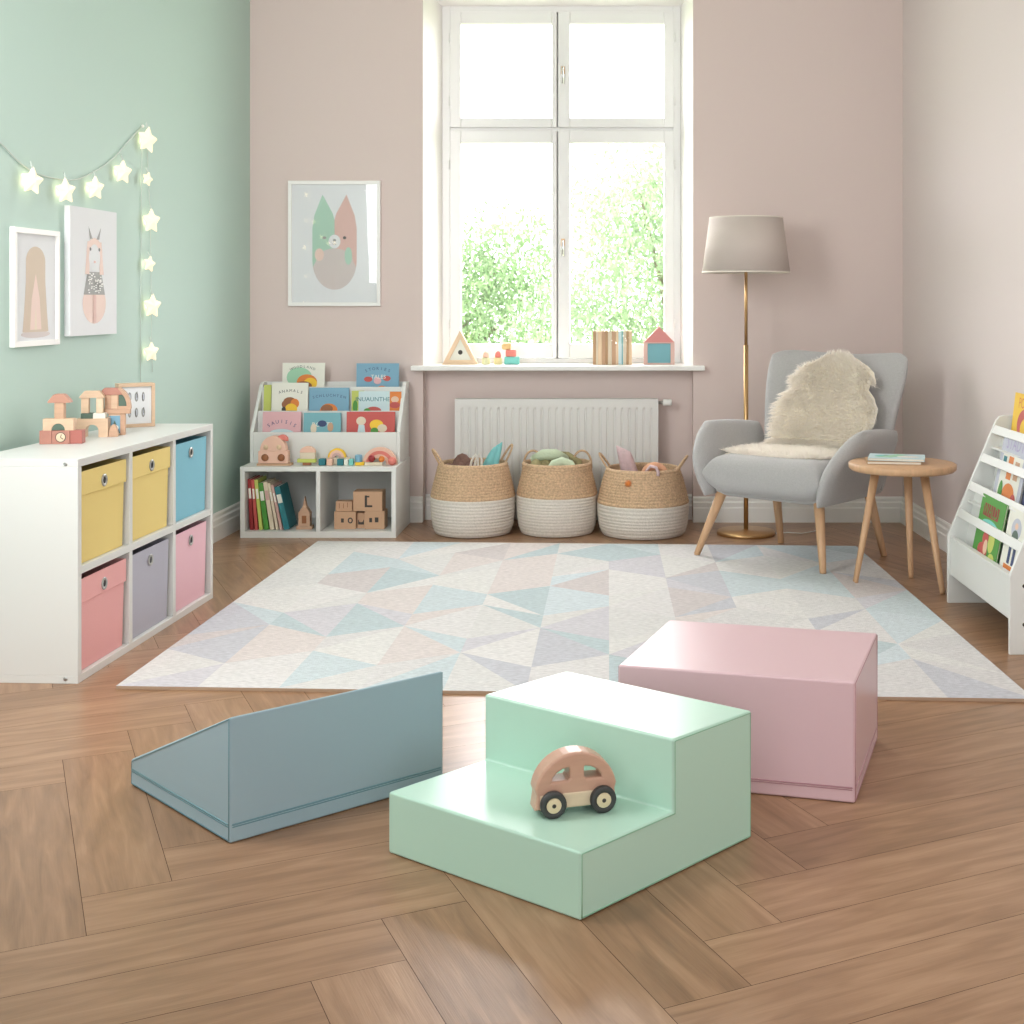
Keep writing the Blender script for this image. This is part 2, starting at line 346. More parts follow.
# floor
def build_floor():
    wd, n = 0.195, 5; ang = math.radians(25.5); base = Vector((0.351-4*0, 2.82, 0))
    A = Vector((math.cos(ang), math.sin(ang), 0)); B = Vector((-math.sin(ang), math.cos(ang), 0))
    bm = bmesh.new(); uvl = bm.loops.layers.uv.new('UVMap'); tl = bm.loops.layers.float_color.new('tone')
    g = 0.0007
    def plank(x, y, horiz):
        c0 = base+A*(x*wd)+B*(y*wd)
        L, W = (n*wd, wd) if horiz else (wd, n*wd)
        cen = c0+A*L/2+B*W/2
        if not (-3.2 < cen.x < 2.9 and -2.4 < cen.y < 8.8): return
        if abs(cen.x-PX*0) > 3.4: return
        ps = [c0+A*g+B*g, c0+A*(L-g)+B*g, c0+A*(L-g)+B*(W-g), c0+A*g+B*(W-g)]
        f = bm.faces.new([bm.verts.new(p) for p in ps]); t = random.random(); ou, ov = random.random()*50, random.random()*50
        loc = [(0, 0), (L, 0), (L, W), (0, W)]
        for lp, (u, v) in zip(f.loops, loc):
            if not horiz: u, v = v, u
            lp[uvl].uv = (u+ou, v+ov); lp[tl] = (t, t, t, 1)
    for y in range(-70, 70):
        for m_ in range(-9, 10): plank(y+2*n*m_, y, True)
    for x in range(-70, 70):
        for m_ in range(-9, 10): plank(x, x-2*n+1+2*n*m_, False)
    for co, no in (((-2.62, 0, 0), (-1, 0, 0)), ((2.17, 0, 0), (1, 0, 0)), ((0, Y0, 0), (0, -1, 0)), ((0, 8.0, 0), (0, 1, 0))):
        bmesh.ops.bisect_plane(bm, geom=bm.verts[:]+bm.edges[:]+bm.faces[:], plane_co=co, plane_no=no, clear_outer=True)
    vs = [bm.verts.new(p) for p in ((-2.62, Y0, -0.002), (2.17, Y0, -0.002), (2.17, 8.0, -0.002), (-2.62, 8.0, -0.002))]
    f = bm.faces.new(vs); f.material_index = 1
    me = bpy.data.meshes.new('floor'); bm.to_mesh(me); bm.free(); me.materials.append(M['floor']); me.materials.append(M['gap'])
    o = bpy.data.objects.new('floor', me); C.objects.link(o); tag(o, kind='structure')
build_floor()
OL, OR_ = -1.198, 0.444; FL_, FR_ = -1.121, 0.382; ZS, ZT = 0.95, 3.25; YW = 8.19
def quad(mb, a, b, c, d, m): mb.add([a, b, c, d], [(0, 1, 2, 3)], m)
mb = MB()
NY = YB+0.10
quad(mb, (LWX-0.02, YB, 0), (OL, YB, 0), (OL, YB, ZC), (LWX-0.02, YB, ZC), 'pinkwall')
quad(mb, (OR_, YB, 0), (1.74, YB, 0), (1.74, YB, ZC), (OR_, YB, ZC), 'pinkwall')
quad(mb, (OL, YB, ZT), (OR_, YB, ZT), (OR_, YB, ZC), (OL, YB, ZC), 'pinkwall')
quad(mb, (OL, YB, 0), (OL, NY, 0), (OL, NY, ZS), (OL, YB, ZS), 'pinkwall')
quad(mb, (OR_, YB, 0), (OR_, NY, 0), (OR_, NY, ZS), (OR_, YB, ZS), 'pinkwall')
quad(mb, (OL, NY, 0), (OR_, NY, 0), (OR_, NY, ZS), (OL, NY, ZS), 'pinkwall')
struct(mb, 'wall_back')
mb = MB(); quad(mb, (lwx(Y0), Y0, 0), (LWX, YB, 0), (LWX, YB, ZC), (lwx(Y0), Y0, ZC), 'mint'); struct(mb, 'wall_left')
mb = MB(); quad(mb, (rwx(Y0), Y0, 0), (1.72, YB, 0), (1.72, YB, ZC), (rwx(Y0), Y0, ZC), 'pinkwall2'); struct(mb, 'wall_right')
mb = MB(); quad(mb, (-2.7, Y0, ZC), (2.2, Y0, ZC), (2.2, 7.95, ZC), (-2.7, 7.95, ZC), 'ceil'); struct(mb, 'ceiling')
mb = MB()                                                # splayed window reveals
quad(mb, (OL, YB, ZS), (FL_, YW, ZS), (FL_, YW, ZT), (OL, YB, ZT), 'reveal')
quad(mb, (FL_, YW, ZS), (FL_, YW+.1, ZS), (FL_, YW+.1, ZT), (FL_, YW, ZT), 'reveal')
quad(mb, (FR_, YW, ZS), (FR_, YW+.1, ZS), (FR_, YW+.1, ZT), (FR_, YW, ZT), 'reveal')
quad(mb, (OR_, YB, ZS), (FR_, YW, ZS), (FR_, YW, ZT), (OR_, YB, ZT), 'reveal')
quad(mb, (OL, YB, ZT), (OR_, YB, ZT), (FR_, YW, 3.2), (FL_, YW, 3.2), 'reveal')
struct(mb, 'trim_1')
mb = MB(); mb.box((OL+0.001, YB, 0.924), (OR_-0.001, YW+0.1, 0.9525), 'white'); mb.box((-1.262, YB-0.075, 0.924), (0.512, YB+0.001, 0.9525), 'white')
struct(mb, 'trim_2', bevel=0.004)                        # window sill board
# baseboards
BP = [(0, 0), (0.020, 0), (0.020, 0.085), (0.016, 0.093), (0.016, 0.118), (0.010, 0.128), (0.010, 0.146), (0.004, 0.156), (0, 0.156)]
def baseboard(name, a, b):
    a, b = Vector(a), Vector(b); d = (b-a); L = d.length; d.normalize(); nrm = Vector((-d.y, d.x, 0))   # room on the left of a->b
    R = Matrix(((nrm.x, d.x, 0, a.x), (nrm.y, d.y, 0, a.y), (0, 0, 1, 0), (0, 0, 0, 1)))
    m_ = MB(); m_.prism(BP, 0, L, 'white', R); return struct(m_, name)
baseboard('baseboard_left', (LWX, YB-0.021, 0), (lwx(Y0), Y0, 0))
baseboard('baseboard_right', (rwx(Y0), Y0, 0), (1.72, YB-0.021, 0))
baseboard('baseboard_back', (OL, YB, 0), (LWX, YB, 0))
baseboard('baseboard_back_right', (1.72, YB, 0), (OR_, YB, 0))
baseboard('baseboard_niche', (OR_-0.002, NY, 0), (OL+0.002, NY, 0))
# window
win = tag(bpy.data.objects.new('window_1', None), kind='structure'); C.objects.link(win); win.location = (0, YW, 0)
XM = -0.394
mb = MB(); fx0, fx1, fz0, fz1 = FL_, FR_, 0.9525, 3.205
for a, b in (((fx0, 0, fz0), (fx0+0.05, .07, fz1)), ((fx1-0.05, 0, fz0), (fx1, .07, fz1)), ((fx0+0.05, 0, fz1-0.045), (fx1-0.05, .07, fz1)), ((fx0+0.05, 0, fz0), (fx1-0.05, .07, fz0+0.03)), ((fx0+.05, 0.008, 2.405), (fx1-.05, .07, 2.447)), ((XM-.025, .03, fz0+.03), (XM+.025, .07, fz1-.045))):
    mb.box(a, b, 'winwhite')
mb.build('window_frame', win, bevel=0.004)
def sash(x0, x1, z0, z1, gx0, gx1, gz0, gz1, hs):
    m_ = MB()
    m_.box((x0, -.012, z0), (gx0, .05, z1), 'winwhite'); m_.box((gx1, -.012, z0), (x1, .05, z1), 'winwhite')
    m_.box((gx0, -.012, z0), (gx1, .05, gz0), 'winwhite'); m_.box((gx0, -.012, gz1), (gx1, .05, z1), 'winwhite')
    s_ = m_.build('window_sash', win, bevel=0.005)
    g_ = MB(); g_.box((gx0-.003, .022, gz0-.003), (gx1+.003, .028, gz1+.003), 'glass'); g_.build('pane', s_)
    for z in hs:
        xx = x0-.004 if x0 < XM-0.2 else x1+.004
        h = MB(); h.tube([(xx, -.018, z-.028), (xx, -.018, z+.028)], 0.004, 'winwhite', 8); h.build('hinge', s_)
    return s_
qx = lambda px: (px-PX)/F*YW
qz = lambda py: CH-(py-PY)/F*YW
gz = [qz(344), qz(143), qz(118), qz(24)]
sash(qx(450), qx(557)-.001, 0.985, 2.418, qx(461), qx(552), gz[0], gz[1], (1.2, 2.2))
s2 = sash(qx(558)+.001, qx(674), 0.985, 2.418, qx(570), qx(664), gz[0], gz[1], (1.2, 2.2))
sash(qx(450), qx(557)-.001, 2.436, 3.165, qx(461), qx(552), gz[2], gz[3], (2.6, 3.0))
s4 = sash(qx(558)+.001, qx(674), 2.436, 3.165, qx(570), qx(664), gz[2], gz[3], (2.6, 3.0))
for s_, zc in ((s2, qz(243)), (s4, qz(71))):
    h = MB(); xx = qx(563); h.box((xx-.011, -.02, zc-.02), (xx+.011, -.012, zc+.025), 'brass')
    h.tube([(xx, -.012, zc+.012), (xx, -.045, zc+.012)], 0.007, 'brass', 10); h.tube([(xx, -.045, zc+.016), (xx, -.047, zc-.03), (xx, -.045, zc-.085)], [.007, .006, .008], 'steel', 10)
    h.build('window_handle', s_)

# ================================================================== outdoors
mb = MB(); quad(mb, (-30, 8.6, -0.6), (30, 8.6, -0.6), (30, 45, -0.6), (-30, 45, -0.6), 'lawn'); struct(mb, 'ground')
def tree(name, label, x, y, blobs, leaves, mname, sz=0.05):
    t = thing(name, label, 'tree', (x, y, -0.6), group='trees beyond the window')
    b = MB(); top = max(bb[2] for bb in blobs)
    b.tube([(0, 0, 0), (0.05, 0, 0.8), (0, 0.05, top*0.6), (.08, 0, top)], [.13, .11, .08, .03], 'bark', 10)
    for k in range(9):
        bb = blobs[k % len(blobs)]; z0 = 0.7+0.1*k
        b.tube([(0, 0, z0), (bb[0]*.5, bb[1]*.5, (z0+bb[2])/2), (bb[0]+random.uniform(-.3, .3), bb[1], bb[2]+random.uniform(-.2, .4))], [.05, .03, .012], 'bark', 6)
    b.build('trunk', t)
    vs = []; fs = []; tot = sum(bb[3]**2 for bb in blobs)
    for bb in blobs:
        for _ in range(int(leaves*bb[3]**2/tot)):
            d = Vector([random.gauss(0, 1) for _ in range(3)]).normalized(); r = bb[3]*random.uniform(0.2, 1.0)**0.6
            c = Vector(bb[:3])+Vector((d.x*r, d.y*r*0.7, d.z*r*bb[4]))
            if c.z < 0.15: continue
            R = Euler([random.uniform(0, 6.3) for _ in range(3)]).to_matrix(); s_ = sz*random.uniform(.6, 1.3); o = len(vs)
            for p in ((-s_, 0, 0), (0, -s_*.42, .1*s_), (s_, 0, 0), (0, s_*.42, .1*s_)): vs.append(c+R @ Vector(p))
            fs.append((o, o+1, o+2, o+3))
    m_ = MB(); m_.add(vs, fs, mname); m_.build('foliage', t)
tree('leafy_tree', 'pale green leafy tree filling the right half of the view through the window', 0.6, 15, [(0, 0, 2.2, 1.5, .9), (-.9, .2, 1.4, 1.2, .8), (.9, 0, 1.5, 1.3, 1), (-.2, -.3, 3.0, 1.2, .8), (.6, .4, 2.9, 1.3, .9)], 30000, 'leaf2', .042)
tree('leafy_tree', 'darker green bushy tree low in the left pane of the window', -2.3, 16, [(0, 0, 1.7, 1.3, .8), (.9, 0, 1.7, 1.1, .9), (-1.0, 0, 1.3, 1.2, .8), (.9, .2, 2.5, .8, .9)], 20000, 'leaf', .042)

# ================================================================== RUG
RC = [G(116, 686), G(1034, 699), G(856, 546), G(318, 541)]
RC = [p*((CH-.011)/CH) for p in RC]
def rug_pt(u, v): return RC[0]*(1-u)*(1-v)+RC[1]*u*(1-v)+RC[2]*u*v+RC[3]*(1-u)*v
def build_rug():
    bm = bmesh.new(); cl = bm.loops.layers.float_color.new('patch'); th = 0.011
    pal = [S(*c) for c in ((226, 225, 222), (222, 221, 219), (206, 217, 220), (212, 222, 226), (212, 210, 215), (203, 204, 210), (222, 214, 211), (212, 205, 204), (228, 226, 224), (194, 208, 211), (220, 218, 217), (225, 223, 222))]
    nu, nv = 11, 7; rnd = random.Random(23)
    P = {}
    for i in range(nu+1):
        for j in range(nv+1):
            v = j/nv
            if 0 < j < nv: v += (0.034 if (i+j) % 2 else -0.034)
            P[i, j] = (i/nu, v)
    def top(uvs, col, z=th):
        f = bm.faces.new([bm.verts.new(rug_pt(u, v)+Vector((0, 0, z))) for u, v in uvs])
        for lp in f.loops: lp[cl] = col
    last = None
    for i in range(nu):
        for j in range(nv):
            a, b, c, d = P[i, j], P[i+1, j], P[i+1, j+1], P[i, j+1]
            c1 = rnd.choice([p for p in pal if p != last]); c2 = rnd.choice([p for p in pal if p != c1]); last = c2
            if rnd.random() < .42: top([a, b, c], c1); top([a, c, d], c2)
            elif rnd.random() < .35: top([a, b, d], c1); top([b, c, d], c2)
            else: top([a, b, c, d], c1)
    rim = [(0, 0), (1, 0), (1, 1), (0, 1)]
    for k in range(4):
        (u0, v0), (u1, v1) = rim[k], rim[(k+1) % 4]; a, b = rug_pt(u0, v0), rug_pt(u1, v1)
        f = bm.faces.new([bm.verts.new(p) for p in (a, b, b+Vector((0, 0, th)), a+Vector((0, 0, th)))]); f.material_index = 1
    bmesh.ops.remove_doubles(bm, verts=bm.verts, dist=1e-5)
    me = bpy.data.meshes.new('area_rug'); bm.to_mesh(me); bm.free(); me.materials.append(M['rug']); me.materials.append(M['rugedge'])
    o = bpy.data.objects.new('area_rug', me); C.objects.link(o); o.location = (0, 0, 0.0005)
    tag(o, 'large pale rug with pastel blue, grey and blush triangle pattern on the wooden floor', 'rug')
build_rug()

# ================================================================== FOAM BLOCKS
def foam(name, label, A, P_, E_, profile, m, ms, band=None, bev=0.006):
    """profile in (distance along P_, z); extruded along E_"""
    P_, E_ = Vector(P_), Vector(E_); Pn = P_.normalized(); g_ = .006
    A = Vector(A)-Pn*g_-E_.normalized()*g_; E_ = E_+E_.normalized()*2*g_; L0 = profile[1][0]
    profile = [(d+(0 if d == 0 else (2*g_ if abs(d-L0) < 1e-6 else g_)), z+(.003 if z else 0)) for d, z in profile]
    t = thing(name, label, 'foam block', A)
    b = MB(); n = len(profile); vs = []
    for e in (Vector(), E_):
        for d, z in profile: vs.append(Pn*d+e+Vector((0, 0, z+0.001)))
    fs = [tuple(range(n)), tuple(range(2*n-1, n-1, -1))]+[(i, n+i, n+(i+1) % n, (i+1) % n) for i in range(n)]
    b.add(vs, fs, m); b.build('cushion_body', t, bevel=bev, seg=4)
    s_ = MB(); En = E_.normalized(); cen = sum((v for v in vs), Vector())/len(vs)
    def off(v, k): return v
    for base, sgn in ((Vector(), -1), (E_, 1)):                        # seam set just inside the end faces
        pts = []
        for d, z in profile:
            pts.append(Pn*d+Vector((0, 0, z+0.001)))
        pin = []
        for i in range(n):
            a, c, d_ = pts[i-1], pts[i], pts[(i+1) % n]
            e1 = (c-a).normalized(); e2 = (d_-c).normalized(); nf = e1.cross(e2)
            q = (a-c).normalized()+(d_-c).normalized(); q = q/ max(q.length, 1e-6)
            convex = nf.dot(e_ref) > 0
            pin.append(c+q*(0.0075 if convex else -0.0075)+base+En*sgn*0.0002)
        s_.tube(pin+[pin[0]], 0.0015, ms, 6)
    if band:
        def ring(z, r):
            L = profile[1][0]; c_ = [Vector((0, 0, z)), Pn*L+Vector((0, 0, z)), Pn*L+E_+Vector((0, 0, z)), E_+Vector((0, 0, z))]
            out = []
            cc = sum(c_, Vector())/4
            for k in range(4):
                p = c_[k]; q = (p-cc).normalized(); a, d_ = c_[k-1], c_[(k+1) % 4]
                out += [p+(a-p).normalized()*0.008, p+(d_-p).normalized()*0.008]
            s_.tube(out+[out[0]], r, ms, 6)
        ring(band, 0.0022); ring(band-0.006, 0.0015)
    s_.build('piping', t); return t
A, B, C_ = G(580, 920), G(748, 838), G(392, 853)
e_ref = (B-A).cross(Vector((0, 0, 1)))
e_ref = (B-A).normalized().cross(Vector((0, 0, 1)))
def eref(P): 
    global e_ref
    e_ref = Vector(P).normalized().cross(Vector((0, 0, 1)))
PA = B-A; LA = PA.length
eref(PA)
foam('foam_step_block', 'mint green two-step foam block with the toy car on its lower step', A, PA, C_-A, [(0, 0), (LA, 0), (LA, .316), (.302, .316), (.302, .146), (0, .146)], 'vgreen', 'vgreen_s')
N = G(853, 803); Fv = Vector((.003, 3.651, 0))-N; Sv = Vector((.158, .505, 0)); eref(Sv)
foam('foam_cube_block', 'dusty pink rectangular foam block behind the mint step block', N, Sv, Fv, [(0, 0), (Sv.length, 0), (Sv.length, .322), (0, .322)], 'vpink', 'vpink_s', band=0.042)
N2 = G(231, 843); Lv = Vector((-.503, 3.631, 0))-N2; Sh = G(134, 785)-N2; eref(Sh)
foam('foam_wedge_block', 'dusty blue foam wedge sloping down towards the left', N2, Sh, Lv, [(0, 0), (Sh.length, 0), (Sh.length, .068), (0, .311)], 'vblue', 'vblue_s', band=0.046)

# ================================================================== TOY CAR
def toy_car():
    p = (A+Vector((0.0, 0, 0))); 
    t = thing('toy_car', 'wooden toy car with round windows and black wheels on the mint foam step', 'toy car', (-0.110, 3.062, 0.1505), math.radians(17))
    R = 0.031; out = []
    xs = 0.092
    out += [(-xs, 0.022), (-xs+.004, 0.05)]
    out += [(0.0+0.093*math.cos(a), 0.05+0.087*math.sin(a)) for a in [PI*(1-k/20) for k in range(1, 20)]]
    out += [(xs-.004, .05), (xs, .022)]
    w1 = [(-.065, .073), (-.061, .090), (-.050, .103), (-.034, .112), (-.015, .115), (-.010, .108), (-.010, .083), (-.018, .074)]
    w2 = [(-x+.004, z) for x, z in reversed(w1)]
    vs, fs = curve_mesh('c', [out, w1, w2], 0.022, 0.006)
    b = MB(); b.add([(v[0], v[2], v[1]) for v in vs], fs, 'carwood', smooth=False); b.build('car_body', t)
    b = MB(); b.box((-.088, -.0295, .016), (.088, .0295, .052), 'palewood'); b.build('chassis', t, bevel=0.004)
    ax = MB(); 
    for x in (-.058, .062):
        ax2 = MB(); ax2.tube([(x, -.046, R), (x, .046, R)], .0045, 'dark', 10); ax2.build('axle', t)
        for s_ in (-1, 1):
            T = Matrix.Translation((x, s_*.030, R)) @ Matrix.Rotation(PI/2*(-s_), 4, 'X') if False else Matrix.Translation((x, s_*.030, R)) @ Matrix.Rotation(-s_*PI/2, 4, 'X')
            wh = MB(); wh.lathe([(0.0, 0), (.028, 0), (.031, .003), (.031, .013), (.028, .016), (.019, .016), (.018, .014), (0, .014)], 'wheel', 36, T); wo_ = wh.build('wheel', t)
            hb = MB(); hb.lathe([(0, .0145), (.0175, .0145), (.0175, .0165), (.015, .0175), (0, .0175)], 'hub', 30, T); hb.lathe([(0, .0175), (.005, .0175), (.004, .0195), (0, .0195)], 'dark', 14, T); hb.build('hub_disc', wo_)
toy_car()

# ================================================================== LEFT CUBE UNIT
UA = G(78, 684); UB = G(213, 598); UD = (UB-UA); UL = UD.length; ua = math.atan2(UD.y, UD.x)
# local frame: x = along the wall (away from the camera), y = towards the wall, z up
def cube_unit():
    t = thing('cube_storage_unit', 'white six-cube storage shelf with coloured fabric bins against the mint wall', 'shelf', (UA.x, UA.y, 0), ua)
    D = 0.40; H = .79; th = .028; dv = .028
    mb = MB(); mb.box((0, 0, H-th), (UL, D, H), 'unit'); mb.build('top_panel', t, bevel=.0015)
    mb = MB(); mb.box((0, 0, 0), (UL, D, th), 'unit'); mb.build('bottom_panel', t, bevel=.0015)
    for x in (0, UL-th):
        mb = MB(); mb.box((x, 0, th), (x+th, D, H-th), 'unit'); mb.build('side_panel', t, bevel=.0015)
    mb = MB(); mb.box((th, D-.006, th), (UL-th, D, H-th), 'unit'); mb.build('back_panel', t)
    cw = (UL-2*th-2*dv)/3; ch = (H-2*th-dv)/2
    mb = MB(); mb.box((th, .001, th+ch), (UL-th, D-.006, th+ch+dv), 'unit'); mb.build('middle_shelf', t, bevel=.0015)
    for k in (1, 2):
        for z in (th, th+ch+dv):
            x = th+cw*k+dv*(k-1); mb = MB(); mb.box((x, .001, z), (x+dv, D-.006, z+ch), 'unit'); mb.build('divider', t, bevel=.0015)
    for y in (.045,):
        for z in (H-.017, .017):
            mb = MB(); mb.lathe([(0, .0), (.007, 0), (.007, .0015), (.002, .0022), (0, .001)], 'steel', 16, Matrix.Translation((0, y, z)) @ Matrix.Rotation(-PI/2, 4, 'Y')); mb.build('cam_bolt', t)
    cols = [[('pink', 'salmon pink', 1), ('greyc', 'grey', 0), ('pink2', 'light pink', 0)], [('yellow', 'yellow', 1), ('yellow', 'yellow', 1), ('blue', 'sky blue', 0)]]
    pos = {(0, 0): 'in the bottom left cube of the white unit', (0, 1): 'in the bottom middle cube of the white unit', (0, 2): 'in the bottom right cube of the white unit',
           (1, 0): 'in the top left cube, nearest the camera', (1, 1): 'in the top middle cube of the white unit', (1, 2): 'in the top right cube of the white unit'}
    for r in range(2):
        for c in range(3):
            m, cn, flap = cols[r][c]; bw, bh, bd = cw-.026, ch-.024, .34
            x0 = th+c*(cw+dv)+.006; z0 = th+r*(ch+dv)+.0005
            W = Matrix.Translation((UA.x, UA.y, 0)) @ Matrix.Rotation(ua, 4, 'Z')
            q = W @ Vector((x0+bw/2, .012, z0))
            bt = thing('storage_bin', f'{cn} fabric bin {pos[r, c]}', 'storage bin', q, ua, 'fabric bins in the white cube unit')
            hb = bw/2; tp = .006                                   # slight taper, open top
            b = MB(); vs = []
            for (z, k, i_) in ((0, -tp, 0), (bh, 0, 0), (bh, 0, .004), (0.006, -tp, .004)):
                for sx, sy in ((-1, 0), (1, 0), (1, 1), (-1, 1)):
                    vs.append((sx*(hb+k-i_), (tp if k else 0)+i_ if sy == 0 else bd-i_, z))
            fs = [(0, 3, 2, 1)]
            for l in range(3):
                for k in range(4): fs.append((l*4+k, l*4+(k+1) % 4, l*4+4+(k+1) % 4, l*4+4+k))
            fs.append((12, 13, 14, 15)); b.add(vs, fs, m); b.build('bin_body', bt, bevel=.003)
            if flap:
                b = MB(); b.box((-hb-.004, -.005, bh-.085), (hb+.004, .0, bh+.002), m); b.box((-hb-.004, 0, bh-.085), (-hb-.0005, bd, bh+.002), m); b.box((hb+.0005, 0, bh-.085), (hb+.004, bd, bh+.002), m); b.build('folded_rim', bt, bevel=.002)
            yf = -.005 if flap else 0
            T = Matrix.Translation((0, yf, bh-.052)) @ Matrix.Rotation(PI/2, 4, 'X')
            b = MB(); b.lathe([(.0125, 0), (.0225, 0), (.0235, .002), (.0215, .004), (.0145, .004), (.0125, .002)], 'steel', 28, T, closed=True)
            g = b.build('grommet', bt); b = MB(); b.lathe([(0, .0008), (.0128, .0008)], 'black', 20, T); b.build('finger_hole', g)
cube_unit()
# --- things on the unit
def block(name, label, cat, mb, loc, rz=0, bevel=.0018, group=None):
    o = mb.build(name, None, loc, (0, 0, rz), bevel=bevel); return tag(o, label, cat, group)
def bx(w, d, h, m): return MB().box((-w/2, -d/2, 0), (w/2, d/2, h), m)
def arch_block(w, d, h, rx, rz, m, cz=0.0, bevel=.0012):
    a = [(-w/2, 0), (-rx, 0)]+[(rx*math.cos(t), cz+rz*math.sin(t)) for t in [PI*(1-k/16) for k in range(17)]]+[(rx, 0), (w/2, 0), (w/2, h), (-w/2, h)]
    # avoid duplicates
    q = []
    for p in a:
        if not q or (abs(p[0]-q[-1][0])+abs(p[1]-q[-1][1])) > 1e-5: q.append(p)
    vs, fs = curve_mesh('c', [q], d/2-bevel, bevel); b = MB(); b.add([(v[0], v[2], v[1]) for v in vs], fs, m); return b
ZU = .7905
def toys_unit():
    gr = 'wooden toy blocks on the white cube unit'
    c = Vector((-2.175, 5.075, ZU)); rz = math.radians(8); R = Matrix.Rotation(rz, 3, 'Z')
    W = lambda x, y, z: c+R @ Vector((x, y, z))
    h1 = .052
    block('toy_block', 'reddish brown wooden block at the left end of the tower base row', 'toy block', bx(.045, .05, h1, 'redwood'), W(-.058, 0, 0), rz, group=gr)
    b = bx(.066, .05, h1, 'redwood'); b.lathe([(0, -.0012), (.0195, -.0012), (.0195, 0), (0, 0)], 'dark', 28, T3((0, -.0252, h1/2), (-PI/2, 0, 0)))
    b.lathe([(0, .0018), (.017, .0018), (.017, 0)], 'palewood', 28, T3((0, -.0252, h1/2), (PI/2, 0, 0)))
    for a in (0.3, 2.2): b.box((-.0012, -.0278, 0), (.0012, -.027, .012), 'dark', T3((0, 0, h1/2)) @ Matrix.Rotation(a, 4, 'Y'))
    block('toy_block', 'reddish wooden block with a round clock face in the tower base row', 'toy block', b, W(-.0015, 0, 0), rz, group=gr)
    block('toy_block', 'darkest red wooden block at the right end of the tower base row', 'toy block', bx(.045, .05, h1, mat('brick_red_paint', (174, 104, 94), .5)), W(.0555, 0, 0), rz, group=gr)
    b = arch_block(.112, .042, .044, .026, .028, 'beech'); block('arch_block', 'pale wooden arch block lying on the red clock block row', 'toy block', b, W(-.012, 0, h1+.0005), rz, 0, gr)
    b = MB().prism(ell(0, 0, .0245, .0265, 20, 0, PI), -.018, .018, 'cdkgreen'); block('half_round_block', 'grey green half round block filling the arch of the tower', 'toy block', b, W(-.012, 0, h1+.001), rz, .001, gr)
    block('toy_block', 'slim upright wooden column block in the middle of the leftmost tower', 'toy block', bx(.035, .035, .062, 'beech_dark'), W(-.01, 0, h1+.045), rz, group=gr)
    b = MB().prism([(-.043, 0), (.043, 0), (.04, .008), (.022, .03), (.014, .034), (-.014, .034), (-.022, .03), (-.04, .008)], -.02, .02, mat('terracotta_wood', (190, 140, 120), .5))
    block('roof_block', 'terracotta roof block topping the leftmost tower', 'toy block', b, W(-.01, 0, h1+.1075), rz, .001, gr)
    # second tower
    c2 = Vector((-2.155, 5.33, ZU)); rz2 = math.radians(12); R2 = Matrix.Rotation(rz2, 3, 'Z'); V = lambda x, y, z: c2+R2 @ Vector((x if y <= 0 else .035+(x-.035)*.72, y, z))
    b = arch_block(.122, .06, .074, .026, .026, 'beech', .026); block('arch_block', 'large wooden arch block at the foot of the middle tower', 'toy block', b, V(-.004, 0, 0), rz2, 0, gr)
    b = MB().prism(ell(0, 0, .018, .05, 20, 0, PI), -.014, .014, 'beech_dark'); block('half_round_block', 'mottled brown domed block standing before the picture block', 'toy block', b, V(.078, -.02, 0), rz2, .001, gr)
    b = bx(.05, .03, .088, 'beech'); art(b, [('r', .08, .08, .92, .92, 'cblue'), ('p', [(.1, .1), (.5, .7), (.9, .1)], 'cdkgreen'), ('e', .6, .35, .2, .12, 'cwhite')], .05, .088, -.015)
    block('picture_block', 'wooden block with a small blue landscape picture in the middle tower', 'toy block', b, V(.088, .05, 0), rz2, group=gr)
    block('toy_block', 'slim upright wooden pillar under the quarter arch', 'toy block', bx(.022, .03, .088, 'beech_dark'), V(.128, .05, 0), rz2, group=gr)
    block('toy_block', 'dark grey green flat block on the large arch', 'toy block', bx(.046, .045, .022, 'cdkgreen'), V(-.026, 0, .0745), rz2, group=gr)
    b = bx(.048, .045, .022, 'cwhite'); block('toy_block', 'off white flat block on the large arch', 'toy block', b, V(.022, 0, .0745), rz2, group=gr)
    b = bx(.125, .04, .02, 'beech_dark'); block('plank_block', 'long flat wooden block carrying the rear pillar and the quarter arch', 'toy block', b, V(.084, .05, .0885), rz2, group=gr)
    for k, (x, m, d, lb) in enumerate(((-.034, 'beech', 0, 'pale wooden pillar, the left of the front pair in the middle tower'), (.022, 'palewood', 0, 'pale wooden pillar, the right of the front pair in the middle tower'), (.05, 'beech_dark', .05, 'warm brown pillar standing behind the front pair'), (.086, 'beech', .05, 'pale pillar beside the green quarter arch filling'))):
        z = .097 if d == 0 else .109
        block('pillar_block', lb, 'toy block', bx(.026 if k else .03, .03, .062 if d == 0 else .058, m), V(x, d, z), rz2, group=gr)
    for x, y, z, w_, m, lb in ((-.007, 0, .1595, .098, 'beech', 'pale wooden roof block topping the front pillars'), (.066, .05, .1675, .092, 'redwood', 'reddish wooden roof block topping the rear pillars')):
        b = MB().prism([(-w_/2, 0), (w_/2, 0), (w_/2-.004, .008), (w_/2-.02, .028), (-w_/2+.02, .028), (-w_/2+.004, .008)], -.02, .02, m); block('roof_block', lb, 'toy block', b, V(x, y, z), rz2, .001, gr)
    pts = [(0, 0), (.052, 0)]+[(.052*math.cos(a), .085*math.sin(a)) for a in [PI/2*k/12 for k in range(1, 13)]]
    hole = [(.004, .01), (.038, .01)]+[(.038*math.cos(a), .01+.058*math.sin(a)) for a in [PI/2*k/10 for k in range(1, 10)]]+[(.004, .067)]
    vs, fs = curve_mesh('c', [pts, hole], .016, .001); b = MB(); b.add([(v[0], v[2], v[1]) for v in vs], fs, 'beech_dark')
    b.prism([(p[0], p[1]) for p in hole], -.012, .012, 'cdkgreen')
